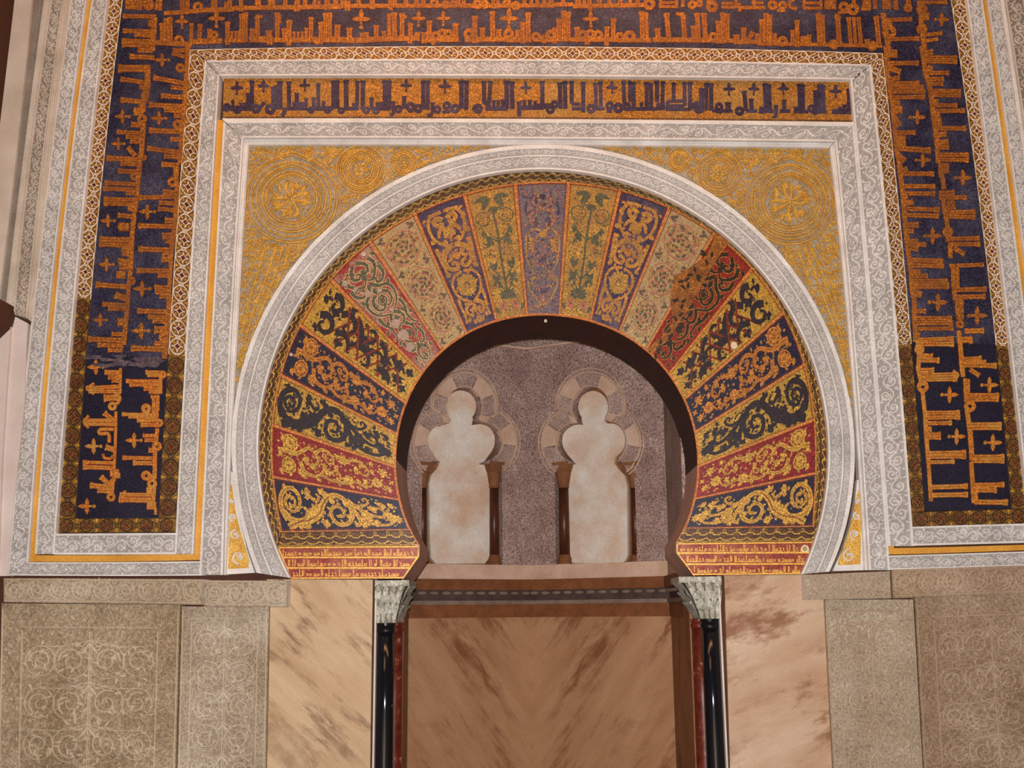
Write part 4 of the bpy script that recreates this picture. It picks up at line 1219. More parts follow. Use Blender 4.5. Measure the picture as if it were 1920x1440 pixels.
# letters of the side columns that stand beside the top band
letter_part('lettering', [(C5, KT, '''D 120 40 50;R 120 40 36;B 300 30 200 30 50;R 270 45 44;B 180 -30 190 90 40;B 360 -40 350 90 60;B 50 140 330 142 34;D 300 200 36;N 320 150 300 440 46;B 50 265 300 272 34;B 150 300 300 310 30;B 40 350 300 355 36;B 40 385 300 390 34;B 180 430 300 435 40;N 610 380 600 450 44;B 480 435 590 430 34''')], lp, MATS_UP)
letter_part('lettering', [(C8, KT, '''B 1325 165 1100 172 32;B 1385 330 1090 340 32;R 1130 275 56;N 1075 110 1130 457 44;D 1120 215 34;D 1425 140 44;R 1410 80 44;R 1410 250 44;N 1400 160 1435 457 40;X 1580 168 68;B 1585 285 1430 300 30;B 1545 335 1435 352 30;B 1625 20 1370 22 28;N 1390 20 1400 120 40''')], rp, MATS_UP)

# ---- gold panel with dark letters
D1, D2, D3, D4 = (400, 135), (700, 135), (1000, 135), (1300, 135)
GP = [(D1, 6, '''X 265 182 78;X 565 158 76;X 1030 150 70;B 435 100 435 405 40;B 215 320 225 410 26;B 310 350 310 420 24;B 350 350 350 420 24;B 390 240 390 420 36;N 110 410 440 412 46;R 270 425 42;R 150 400 42;R 480 415 48;B 575 345 515 415 36;R 640 420 54;B 670 170 672 410 34;B 708 150 708 420 34;B 750 105 750 420 48;P 800 400 800 450 770 495 36;B 850 110 850 425 40;N 830 412 1060 412 34
N 890 370 1055 370 56;B 940 240 940 350 40;B 1045 300 1045 385 34;B 1130 290 1130 405 36;B 1180 130 1182 405 36;N 1080 412 1350 410 42;R 1100 430 36;B 1240 330 1242 405 32;R 1285 430 36;B 1350 100 1350 415 40;B 1395 100 1396 415 40;R 1440 435 34;B 1495 95 1495 415 46;N 1470 412 1640 410 34;B 1590 350 1590 410 50;B 1622 105 1615 415 36;B 1685 100 1680 425 42;R 1720 432 38;B 1780 290 1780 425 36;R 1830 435 38;B 1885 350 1885 420 40'''),
      (D2, 6, '''B 45 345 45 430 26;B 90 340 90 425 28;N 0 412 185 412 36;B 130 100 130 425 44;B 178 100 175 425 42;X 370 152 74;B 225 335 225 445 36;P 235 440 220 475 185 482 28;R 280 420 42;B 347 275 345 415 40;R 420 395 50;N 390 440 450 440 28;R 505 412 46;B 560 100 560 425 40;B 612 100 610 425 40;X 805 162 82;B 665 345 665 455 36;P 660 450 650 485 605 488 30;R 720 422 42;R 825 380 42;N 775 450 870 446 30;R 920 412 48;B 992 100 990 415 46;B 1048 100 1045 425 42
R 1175 412 50;N 1110 412 1180 412 30;B 1245 105 1245 345 40;B 1318 105 1302 350 40;P 1245 330 1290 370 1300 410 46;B 1355 320 1355 415 34;B 1405 320 1405 415 34;B 1455 310 1455 415 34;N 1260 412 1510 412 42;B 1500 100 1500 415 46;B 1558 110 1562 415 46;X 1715 178 72;B 1640 335 1640 500 40;B 1700 320 1700 405 34;B 1760 320 1760 405 34;B 1820 330 1820 405 34;N 1620 402 1920 398 46'''),
      (D3, 6, '''B 100 105 100 385 42;N 0 385 205 385 54;R 190 425 44;R 240 365 42;B 298 120 305 415 42;B 355 105 360 415 42;B 430 105 432 355 40;N 430 362 530 362 30;N 435 412 560 412 34;B 560 115 562 455 40;R 650 412 48;N 660 415 800 412 30;B 700 125 707 410 36;B 755 110 760 412 36;X 885 175 76;R 860 380 42;N 825 440 885 440 32;R 955 405 54;B 1015 105 1022 355 36;B 1082 105 1088 335 30;B 1125 115 1130 415 40;R 1050 392 44;N 1020 415 1390 415 34;B 1215 350 1215 410 30;B 1275 115 1277 415 40;B 1322 130 1328 415 36
B 1390 105 1392 340 40;B 1460 110 1452 355 36;D 1432 390 46;N 1515 330 1680 328 28;B 1580 125 1578 315 36;N 1520 380 1700 382 28;N 1490 420 1765 422 30;N 1515 330 1500 420 30;B 1700 115 1702 385 36;B 1760 115 1765 425 42;R 1862 410 54;B 1900 185 1890 450 46'''),
      (D4, 6, '''R 40 380 48;B 88 185 92 450 42;B 145 125 148 435 38;B 198 130 202 435 42;X 400 192 76;R 290 390 42;N 255 445 320 450 32;B 390 345 390 460 56;N 210 435 440 440 30;R 520 440 48;B 572 215 592 435 42;B 650 305 656 440 42;N 590 440 720 440 30;X 680 192 72;B 805 130 822 435 48;B 850 140 862 435 38;B 770 395 758 470 46;N 760 440 900 440 34;X 1012 188 72;B 930 375 930 480 36;P 930 480 920 505 890 508 26;B 1020 315 1022 435 38;N 970 442 1090 440 32;B 1195 135 1205 445 46
B 1232 140 1238 445 32;B 1155 395 1162 465 46;N 1130 445 1290 445 32;B 1372 210 1372 485 36;B 1420 140 1415 445 46;B 1458 145 1470 450 36;R 1330 412 42;N 1330 450 1500 450 32;X 1600 218 76;N 1560 445 1790 445 50;B 1752 190 1752 445 42;B 1650 390 1650 440 34;B 1700 370 1700 440 40''')]
gpn = thing('mosaic_inscription', 'long horizontal gold mosaic panel with dark blue Kufic letters above the arch', 'mosaic inscription', loc_of(1010, 222))
mb = MB()
prism(mb, edge_poly(hedge(T_c2, 420, 1600, 40), hedge(T_p, 418, 1603, 40)[::-1]), W0, -0.05, 0.0)
mb.build('gold_ground', M['gold_panel'], gpn)
letter_part('lettering', GP, gpn, [M['navy_letter'], M['navy_letter']], crossdir=-math.pi / 2)
mb = MB()
d = Draw(Flat(W0), mb, 'flat', 0.002)
for f, off in ((T_c2, 2.2), (T_p, -1.8)):
    for x in np.arange(424, 1598, 3.0):
        y = float(f(x)) + off
        d.poly([(x, y - 1.5), (x + 1.6, y - 1.5), (x + 0.9, y + 1.5), (x - 0.7, y + 1.5)], 0)
mb.build('dentil_edging', M['v_navy'], gpn)
# plain cushion between gold panel and the frame below it
mb = MB()
prism(mb, edge_poly(hedge(T_p, 416, 1604, 30), hedge(T_a, 423, 1600, 30)[::-1]), wall_at(-0.03), -0.08, 0.0)
mb.build('lower_fillet', M['stucco'], al)
# ------------------------------------------------------------------ mosaic horseshoe arch: 19 voussoirs
SV = wall_at(-0.008)
ma = thing('mosaic_arch', 'horseshoe arch of nineteen mosaic voussoirs with floral scrolls on gold, blue and red', 'mosaic arch', loc_of(1020, 1022))

def conv(fx0, fx1, yc, hw, pts):
    """survey of one voussoir (outer end fx0, inner end fx1, axis yc, half width hw) -> local s, t"""
    out = []
    for x, y in pts:
        f = (x - fx0) / (fx1 - fx0)
        out.append((f * 250, (y - (yc[0] + (yc[1] - yc[0]) * f)) / (hw[0] + (hw[1] - hw[0]) * f) * 40))
    return out

def c1(*p):   # lowest left voussoir, enlarged view
    return conv(230, 1690, (1000, 1107), (305, 168), p)
def c3(*p):   # third left voussoir, view of the two merged crops
    return conv(0, 1, (0, 0), (1, 1), p)

def fill(d, seed, n, mi, r0, r1, avoid=(), kinds=(0.4, 0.8), out=None, box=(8, 242, 33)):
    rd = random.Random(seed)
    pts = list(avoid)
    tries = 0
    k0 = len(pts)
    while len(pts) - k0 < n and tries < n * 40:
        tries += 1
        x, y, r = rd.uniform(box[0], box[1]), rd.uniform(-box[2], box[2]), rd.uniform(r0, r1)
        if any((x - a) ** 2 + (y - b) ** 2 < (0.85 * (r + c)) ** 2 for a, b, c in pts):
            continue
        pts.append((x, y, r))
        k, a = rd.random(), rd.uniform(0, 6.28)
        if k < kinds[0]:
            d.stroke(spir((x, y), r * 0.9, a, rd.choice((-1, 1)) * 1.2, 10, 0.2), np.linspace(r * 0.2, r * 0.1, 10), mi)
            d.dot((x, y), r * 0.2, mi)
        elif k < kinds[1]:
            for q in range(3):
                d.leaf((x - 0.7 * r * math.cos(a), y - 0.7 * r * math.sin(a)), a + (q - 1) * 0.7, 1.5 * r, 0.27 * r, (q - 1) * 0.5, mi, out)
        else:
            d.leaf((x - 0.7 * r * math.cos(a), y - 0.7 * r * math.sin(a)), a, 1.5 * r, 0.3 * r, rd.uniform(-1, 1), mi, out)

def m_acanthus(d, body, dark, vn=1):
    w = lambda a, b, n: np.linspace(a, b, n)
    d.curve(c1((300, 1280), (420, 1215), (560, 1190), (680, 1120), (740, 1000), (830, 900), (950, 880), (1050, 960), (1085, 1090), (1040, 1200), (930, 1240), (850, 1190), (830, 1080), (890, 1015), (960, 1030), (990, 1095), (960, 1140), (915, 1125)), 4.8, 1.6, body, dark, ow=0.55, vein=vn)
    d.curve(c1((270, 1080), (330, 1170), (440, 1195), (530, 1150), (550, 1070), (515, 1030)), 4.2, 1.6, body, dark, ow=0.55, vein=vn)
    d.curve(c1((300, 1180), (250, 1060), (250, 930), (300, 830), (390, 790), (465, 850), (480, 950), (450, 1040), (380, 1080), (310, 1030)), 4.0, 1.3, body, dark, ow=0.55, vein=vn)
    d.curve(c1((560, 925), (600, 885), (645, 930), (690, 950), (715, 900), (690, 860)), 2.6, 1.2, body, dark, ow=0.55, vein=vn)
    d.curve(c1((1090, 1010), (1180, 1170), (1330, 1230), (1500, 1230), (1650, 1140)), 3.2, 1.8, body, dark, ow=0.55, vein=vn)
    d.curve(c1((1060, 930), (1140, 1010), (1240, 1080), (1350, 1130), (1450, 1140), (1480, 1085), (1420, 1030), (1340, 1050)), 3.2, 1.4, body, dark, ow=0.55, vein=vn)
    d.curve(c1((1110, 985), (1230, 1010), (1310, 965), (1285, 915), (1245, 930), (1268, 955)), 2.0, 1.0, body, dark, ow=0.55, vein=vn)
    d.curve(c1((700, 1180), (760, 1230), (800, 1240)), 3.4, 1.0, body, dark, ow=0.55, vein=vn)
    d.curve(c1((1090, 1240), (1150, 1230), (1165, 1160), (1140, 1080)), 3.2, 1.4, body, dark, ow=0.55, vein=vn)
    d.curve(c1((310, 1030), (300, 950), (350, 890), (410, 920), (415, 985), (370, 1010), (345, 970)), 2.2, 1.4, body, dark, ow=0.55, vein=vn)
    for x, y, a, l, b in ((1010, 1000, -1.2, 13, 0.3), (1020, 1110, 0.9, 12, 0.4), (880, 990, -1.8, 14, 0.4)):
        d.leaf(c1((x, y))[0], a, l, l * 0.30, b, body, dark, ow=0.55)
    rd = random.Random(5)
    for x, y, n, a0, a1, l in ((640, 1130, 6, -2.9, -0.3, 19), (560, 1170, 4, -2.2, -0.2, 15), (690, 1060, 4, -2.6, -0.6, 15), (500, 1230, 4, 0.0, 1.2, 14), (720, 1220, 4, -0.6, 0.9, 14), (1330, 1060, 5, -2.4, 0.4, 14), (1440, 1010, 5, -1.8, 0.6, 14),
                               (1500, 1140, 6, -1.4, 1.0, 18), (1590, 1170, 5, -1.6, 0.8, 16), (1250, 1170, 5, -2.6, 0.2, 15), (1210, 1080, 4, -0.4, 1.6, 14), (1330, 1210, 4, -0.8, 1.0, 14), (300, 790, 4, -1.2, 1.0, 12), (560, 830, 4, -0.9, 1.2, 13), (760, 860, 4, -2.2, 0.4, 14), (900, 900, 3, -2, -0.6, 10), (1180, 1230, 3, 0.0, 1.2, 12), (1560, 1010, 4, -1.6, 0.4, 12), (420, 1240, 3, -0.3, 0.9, 14)):
        d.fan(c1((x, y))[0], n, a0, a1, l, l * 0.17, body, dark, bend=0.4)
        d.dot(c1((x, y))[0], 1.8, body)
    if vn is None:
        return
    # fine dark veins
    d.curve(c1((320, 1265), (430, 1205), (570, 1175), (690, 1100), (760, 980), (850, 890)), 0.45, 0.45, dark, h=d.h * 1.4)
    d.curve(c1((290, 1060), (280, 940), (320, 850), (390, 815)), 0.45, 0.45, dark, h=d.h * 1.4)

def m_flowers(d, body, line):
    d.rosette((32, -24), 12.5, 9, body, line)
    d.rosette((28, 18), 11.5, 9, body, line)
    d.rosette((212, 12), 12.5, 9, body, line)
    d.ring((32, -24), 14.5, 1.3, body, 18)
    d.ring((28, 18), 13.5, 1.1, body, 18)
    d.curve([(6, -6), (20, -8), (40, -6), (56, -14), (70, -24), (84, -18), (90, -4), (80, 8), (68, 4), (70, -6)], 3.6, 1.4, body, line, vein=line)
    d.curve([(52, 6), (60, 22), (76, 28), (92, 24), (104, 10), (116, 14)], 3.4, 1.4, body, line, vein=line)
    d.curve([(84, -18), (100, -30), (118, -24), (122, -10), (112, -4), (106, -12), (112, -16)], 2.6, 1.0, body, line, vein=line)
    d.curve([(96, 22), (118, 30), (134, 22), (132, 10), (122, 8), (118, 16), (124, 18)], 2.2, 1.0, body, line, vein=line)
    d.curve([(120, 28), (140, 30), (160, 22), (176, 24), (190, 32)], 3.0, 1.4, body, line, vein=line)
    d.curve([(124, -26), (150, -22), (170, -28), (188, -22), (196, -8), (186, 2), (176, -6)], 3.0, 1.2, body, line, vein=line)
    d.curve([(170, 14), (180, 26), (196, 26), (202, 14)], 2.6, 1.0, body, line, vein=line)
    for x, y, n, a0, a1, l in ((142, -20, 8, -2.6, 2.6, 13), (150, 22, 8, -2.6, 2.6, 13), (166, -8, 4, -1, 1.4, 11), (178, -24, 5, -1.6, 1.6, 11), (186, 16, 5, -2, 2, 10), (226, -18, 6, -2.4, 2.4, 12), (234, 22, 5, -2.6, 1.0, 11),
                               (62, -4, 4, 0.2, 2.2, 11), (50, 22, 4, -0.4, 1.6, 11), (76, 14, 4, -2, 0, 10), (100, 4, 4, -1.0, 1.2, 10), (14, -30, 4, -1, 1.5, 9), (8, -2, 4, -1.2, 1.2, 9), (10, 32, 4, -1.6, 0.4, 9), (200, -32, 4, -1, 1.4, 9), (242, 2, 4, -2.2, 2.2, 8)):
        d.fan((x, y), n, a0, a1, l, l * 0.2, body, line, ow=0.6)
        d.dot((x, y), 2.0, body)
    for x, y, r, sg in ((104, -18, 6, 1), (108, 16, 6, -1), (60, 30, 5, 1), (90, 34, 4, -1), (204, -14, 5, 1), (158, 34, 4, -1), (128, 0, 5, 1)):
        d.stroke(spir((x, y), r, 1.0, sg * 1.4, 12, 0.15), np.linspace(1.4, 0.8, 12), body)

def m_lattice(d, body, line):
    for a in (58, 84, 110, 136, 162, 188):
        d.stroke([(a, -34), (a + 44, 34)], 1.5, line)
        d.stroke([(a + 30, -34), (a - 14, 34)], 1.3, line)
    for p in ([(20, -30), (34, -34), (46, -24), (40, -12), (28, -14), (30, -22)], [(16, 10), (30, 2), (46, 8), (50, 22), (36, 30), (24, 22), (30, 14)],
              [(52, -14), (66, -24), (84, -20), (92, -6), (82, 6), (70, 2), (74, -8)], [(60, 16), (80, 10), (96, 18), (100, 30)],
              [(88, -28), (104, -18), (112, -2), (104, 14), (92, 18), (88, 8)], [(112, -2), (130, -12), (138, -26), (128, -34), (118, -28)],
              [(110, 10), (128, 8), (144, 14), (150, 28), (138, 34)], [(100, -10), (120, 2), (142, 0), (160, -8), (176, -2)],
              [(150, -28), (166, -20), (176, -6)], [(170, 22), (186, 14), (200, 20), (204, 32)], [(186, -24), (200, -16), (212, -20), (224, -10)]):
        d.curve(p, 4.2, 1.6, body)
    for x, y, n, l in ((40, -10, 5, 12), (70, -34, 4, 10), (76, 28, 5, 12), (112, -6, 7, 14), (140, 4, 5, 13), (176, -4, 8, 15), (192, 22, 6, 13), (206, -18, 7, 15), (216, 10, 7, 14), (232, -22, 5, 12), (234, 20, 5, 11), (22, 30, 4, 10), (10, -18, 4, 10)):
        d.fan((x, y), n, -2.8, 2.8, l, l * 0.22, body, bend=0.4)
        d.dot((x, y), 3.2, body)

def m_palm(d, body, line, seed=3, fillk=True):
    """leafy palmettes with pale outline"""
    S = lambda p, **k: [d.curve([(x, sg * y) for x, y in p], 3.0, 1.3, body, line, ow=0.9) for sg in (-1, 1)]
    S([(6, 4), (16, 14), (28, 16), (34, 8), (28, 2), (24, 8)])
    S([(14, 26), (30, 30), (44, 22), (52, 10), (46, 2)])
    S([(40, 34), (56, 34), (66, 24), (62, 14), (54, 18)])
    d.poly([(30, 0), (38, -6), (47, 0), (38, 6)], body)
    S([(56, 2), (70, 12), (78, 26), (92, 32), (110, 28), (122, 16), (128, 4)])
    S([(80, 4), (84, 14), (94, 20), (106, 18), (112, 8), (108, 0)])
    d.ring((97, 0), 9, 1.4, body, 14, line)
    d.rosette((97, 0), 7, 6, body)
    S([(128, 4), (140, 14), (152, 14), (158, 4), (152, 0)])
    S([(118, 30), (136, 30), (150, 24), (166, 26), (176, 32)])
    S([(160, 8), (174, 18), (190, 16), (198, 4)])
    S([(186, 26), (200, 28), (212, 20), (210, 10), (202, 14)])
    S([(214, 4), (224, 14), (236, 14), (244, 4)])
    for x, y, a, l in ((66, 0, 0, 16), (134, 0, 0, 18), (170, 0, 0, 20), (204, 0, 0, 18), (230, 0, 0, 14)):
        d.leaf((x, y), a, l, l * 0.24, 0, body, line, ow=0.8)
    for sg in (-1, 1):
        for x, y, a, l in ((10, 34, 0.6, 12), (70, 34, -0.4, 12), (134, 20, 0.5, 12), (146, 34, 0.2, 12), (176, 8, -0.5, 12), (180, 30, 0.6, 10), (222, 26, 0.4, 12), (240, 28, 0, 9), (48, 12, 0.3, 10)):
            d.leaf((x, sg * y), sg * a, l, l * 0.26, sg * 0.4, body, line, ow=0.8)

def m_vines(d, leaf, line, gold):
    """three vine circles full of drop-shaped leaves"""
    for cx, r in ((42, 33), (122, 31), (200, 29)):
        d.ring((cx, 0), r, 0.75, line, 26)
        d.stroke(spir((cx, 0), r * 0.94, 0.4, 1.7, 30, 0.12), 0.7, line)
        rd = random.Random(int(cx))
        for rad, n, l in ((r * 0.8, 11, 10.5), (r * 0.48, 8, 9.5), (r * 0.14, 3, 8)):
            for k in range(n):
                a = 2 * math.pi * k / n + rd.uniform(-0.2, 0.2)
                p = (cx + rad * math.cos(a), rad * math.sin(a))
                d.leaf(p, a + 2.0 + rd.uniform(-0.5, 0.5), l, 2.1, 0.5, leaf, line, ow=0.65)
        for k in range(7):
            a = 2 * math.pi * k / 7
            d.stroke(circ((cx + r * 0.62 * math.cos(a), r * 0.62 * math.sin(a)), r * 0.25, 7, a, a + 3.0), 0.55, gold)
    for x in (4, 82, 161, 238):
        for sg in (-1, 1):
            for q in range(3):
                d.leaf((x - 4 + q * 6, sg * (24 + 4 * (q % 2))), sg * (0.8 + q * 0.5), 10, 2.0, 0.4, leaf, line, ow=0.65)

def m_bluepalm(d, body, line):
    d.m_out = line
    for sg in (-1, 1):
        C = lambda p, a=2.6, b=1.1: d.curve([(x, sg * y) for x, y in p], a, b, body, line, ow=0.9)
        C([(10, 2), (12, 22), (28, 32), (52, 32), (70, 22), (80, 8)], 1.6, 1.2)
        C([(26, 4), (20, 14), (28, 20), (36, 14), (34, 7), (29, 10)], 3.2, 1.2)
        C([(40, 4), (46, 16), (58, 22)], 3.2, 0.8)
        C([(80, 2), (88, 18), (104, 28), (122, 24), (128, 10), (120, 4), (114, 12), (119, 15)], 3.4, 1.2)
        C([(96, 10), (106, 14), (108, 22)], 3.0, 0.8)
        C([(136, 2), (142, 22), (160, 32), (182, 28), (196, 12), (202, 2)], 1.4, 1.2)
        C([(200, 6), (208, 20), (220, 22), (226, 12), (218, 8), (214, 14)], 2.8, 1.0)
        C([(186, 30), (204, 32), (222, 30), (238, 34)], 2.2, 1.0)
        C([(76, 34), (92, 34), (132, 32)], 2.0, 1.0)
        for x, y, a, l in ((58, 30, 0.9, 12), (66, 10, 0.6, 14), (84, 30, 0.3, 12), (130, 28, 0.6, 11), (228, 22, 0.3, 11), (236, 8, 0.4, 10)):
            d.leaf((x, sg * y), sg * a, l, l * 0.26, sg * 0.5, body, line, ow=0.8)
    d.fan((44, 0), 3, -0.5, 0.5, 24, 4.0, body, line)
    d.rosette((104, 0), 7, 5, body, line)
    d.rosette((166, 0), 24, 8, body, None)
    for k in range(8):
        a = k * math.pi / 4 + 0.39
        d.disc((166 + 20 * math.cos(a), 20 * math.sin(a)), 2.4, body)
    d.rosette((238, -2), 7, 6, body, line)
    d.leaf((206, 0), 0, 18, 4, 0, body, line)

def m_tree(d, dark, red):
    d.curve([(44, 1), (90, -1), (140, 1), (190, 0), (214, 0)], 1.6, 2.2, dark)
    for sg in (-1, 1):
        d.leaf((12, sg * 4), sg * 0.9, 26, 5, -sg * 0.9, dark)
        d.leaf((8, sg * 6), sg * 1.4, 26, 4, -sg * 0.3, dark)
        d.leaf((18, sg * 10), sg * 0.4, 16, 3.6, sg * 0.9, dark)
        # big dotted fruit
        for k in range(26):
            a = k * 2.4
            r = 3.0 * math.sqrt(k) * 0.8
            d.disc((50 + r * 1.15 * math.cos(a), sg * 22 + r * 0.85 * math.sin(a)), 1.25, red if k % 3 else dark, n=6)
        d.ring((50, sg * 22), 13.5, 0.6, dark, 14)
        d.curve([(100, 0), (92, sg * 12), (84, sg * 22)], 1.2, 1.2, dark)
        d.poly([(72, sg * 26), (80, sg * 32), (90, sg * 27), (82, sg * 20)], dark)
        d.leaf((100, sg * 14), sg * 2.4, 16, 4, sg * 0.4, dark)
        d.leaf((108, sg * 26), -sg * 2.6, 14, 3.6, sg * 0.4, dark)
        d.leaf((106, sg * 12), sg * 2.9, 16, 3.2, 0, dark)
        for k in range(14):
            a = k * 2.4
            r = 2.4 * math.sqrt(k)
            d.disc((122 + r * math.cos(a), sg * 22 + r * math.sin(a)), 1.2, red if k % 2 else dark, n=6)
        for x in (146, 170):
            d.leaf((x + 10, sg * 20), math.pi - sg * 0.35, 20, 3.8, 0, dark)
            d.leaf((x + 10, sg * 20), math.pi + sg * 0.45, 20, 3.6, 0, dark)
            d.leaf((x + 10, sg * 20), math.pi, 14, 2.4, 0, dark)
            d.curve([(x + 10, sg * 20), (x + 22, sg * 10), (x + 34, 0)], 1.0, 1.4, dark)
        d.curve([(184, sg * 28), (178, sg * 20), (184, sg * 12), (192, sg * 18)], 2.6, 1.4, dark)
        d.fan((214, 0), 4, math.pi - sg * 0.4, math.pi - sg * 1.4, 26, 3.0, dark)
        d.rosette((228, sg * 17), 10, 8, red, None, dark)
        d.leaf((242, sg * 30), sg * 2.6, 18, 3.4, 0.4, dark)
    d.fan((30, 0), 5, -0.9, 0.9, 16, 2.8, dark)
    d.poly([(52, 0), (64, -6), (62, 0), (64, 6)], red)

def m_centre(d, gold, red, dark):
    for sg in (-1, 1):
        C = lambda p, a=1.1, b=1.0, m=gold: d.curve([(x, sg * y) for x, y in p], a, b, m)
        C([(18, 4), (24, 14), (34, 16), (40, 8)], 1.2, 1.0, red)
        C([(46, 6), (52, 18), (64, 24), (76, 18), (80, 6)], 1.4, 1.0, red)
        C([(30, 26), (44, 30), (58, 28)], 1.2, 1.0, dark)
        C([(88, 4), (84, 16), (92, 26), (104, 24), (106, 14), (98, 12)], 1.4, 1.0)
        C([(96, 32), (112, 34), (150, 32), (170, 22), (188, 34), (204, 32), (224, 16), (236, 0)], 1.3, 1.1)
        for k in range(5):
            d.leaf((104 + k * 6, sg * 30), sg * -(1.2 + 0.1 * k), 16 - k, 1.8, sg * 0.4, gold, red, ow=0.6)
        C([(186, 10), (180, 20), (188, 26), (198, 20), (194, 12)], 1.3, 1.0)
        for k in range(5):
            d.leaf((60 + k * 5, sg * (10 + 5 * (k % 2))), sg * (0.4 + k * 0.5), 9, 1.7, 0.3, red if k % 2 else dark)
    d.poly([(42, -3), (48, -3), (48, 3), (42, 3)], gold)
    d.fan((100, 0), 5, math.pi - 1.0, math.pi + 1.0, 14, 2.2, gold)
    d.fan((140, 0), 5, -1.2, 1.2, 14, 2.0, dark)
    d.fan((212, 0), 5, math.pi - 1.0, math.pi + 1.0, 16, 1.8, dark)
    d.leaf((232, 0), math.pi, 26, 2.4, 0, red)
    d.fan((16, 0), 4, -0.9, 0.9, 12, 2.4, dark)

VT = {  # kind: ground, ornament materials, motif
    'acanthus_gold': ('v_navy', ['v_gold', 'v_rust'], lambda d: (m_acanthus(d, 0, 1), fill(d, 2, 110, 0, 2.2, 4.6, kinds=(0.3, 0.75)))),
    'flower_red': ('v_red', ['v_gold', 'v_rust'], lambda d: (m_flowers(d, 0, 1), fill(d, 12, 170, 0, 2.0, 4.0, kinds=(0.3, 0.8), box=(6, 244, 36)))),
    'acanthus_black': ('v_goldground', ['v_black', 'v_goldground'], lambda d: (m_acanthus(d, 0, 1, None), fill(d, 2, 150, 0, 2.4, 6.0, kinds=(0.3, 0.75)))),
    'flower_navy': ('v_navy', ['v_orange', 'v_rust'], lambda d: (m_flowers(d, 0, 1), fill(d, 12, 170, 0, 2.0, 4.0, kinds=(0.3, 0.8), box=(6, 244, 36)))),
    'lattice': ('v_goldground', ['v_black', 'v_rust'], lambda d: (m_lattice(d, 0, 1), fill(d, 4, 80, 0, 2.4, 5.0, kinds=(0.3, 0.7)))),
    'palm_worn': ('v_redworn', ['v_green', 'v_pale'], lambda d: (m_palm(d, 0, 1), fill(d, 13, 90, 0, 2.2, 4.0, out=1, box=(6, 244, 36)))),
    'palm_fresh': ('v_redfresh', ['v_darkgreen', 'v_orange'], lambda d: (m_palm(d, 0, 1), fill(d, 13, 90, 0, 2.2, 4.0, out=1, box=(6, 244, 36)))),
    'vines': ('v_cream', ['v_green', 'v_pink', 'v_goldworn'], lambda d: (m_vines(d, 0, 1, 2), fill(d, 14, 70, 1, 2.4, 4.2, kinds=(0.6, 0.8)), fill(d, 15, 60, 0, 2.4, 3.6, kinds=(0.0, 0.3)), fill(d, 17, 60, 2, 2.4, 3.6))),
    'blue_palm': ('v_blueworn', ['v_goldworn', 'v_edge'], lambda d: (m_bluepalm(d, 0, 1), fill(d, 16, 110, 0, 2.0, 3.6, out=1, box=(6, 244, 36)))),
    'tree': ('v_goldworn', ['v_green', 'v_pink'], lambda d: (m_tree(d, 0, 1), fill(d, 18, 110, 0, 1.8, 3.4, box=(6, 244, 36)), fill(d, 19, 70, 1, 1.6, 2.8))),
    'centre': ('v_greyblue', ['v_goldworn', 'v_pink', 'v_blueworn'], lambda d: (m_centre(d, 0, 1, 2), fill(d, 8, 110, 1, 2, 4), fill(d, 9, 110, 2, 2, 4), fill(d, 10, 60, 0, 2, 3.4))),
}
SEQ = ['acanthus_gold', 'flower_red', 'acanthus_black', 'flower_navy', 'lattice', 'palm_worn', 'vines', 'blue_palm', 'tree', 'centre',
       'tree', 'blue_palm', 'vines', 'palm_fresh', 'lattice', 'flower_navy', 'acanthus_black', 'flower_red', 'acanthus_gold']
VLAB = {'acanthus_gold': 'gold acanthus scroll on deep blue', 'flower_red': 'gold flowers on crimson', 'acanthus_black': 'black acanthus scroll on gold',
        'flower_navy': 'orange gold flowers on deep blue', 'lattice': 'dark scrolls over a rust lattice on gold', 'palm_worn': 'faded red ground with green palmettes',
        'palm_fresh': 'brick red ground with dark palmettes', 'vines': 'cream ground with vine circles and drop leaves', 'blue_palm': 'violet blue ground with gold palmettes',
        'tree': 'worn gold ground with a dark stemmed tree', 'centre': 'grey blue keystone with fine arabesques'}

def ray_line(fn_o, fn_i, o, i, n=8):
    """voussoir joint from the outer border line to the intrados"""
    a0, a1 = ang(*o), ang(*i)
    P = arc(fn_o, a0, a0, 1)[0]
    Q = arc(fn_i, a1, a1, 1)[0]
    t = np.linspace(0, 1, n)[:, None]
    return P + (Q - P) * t

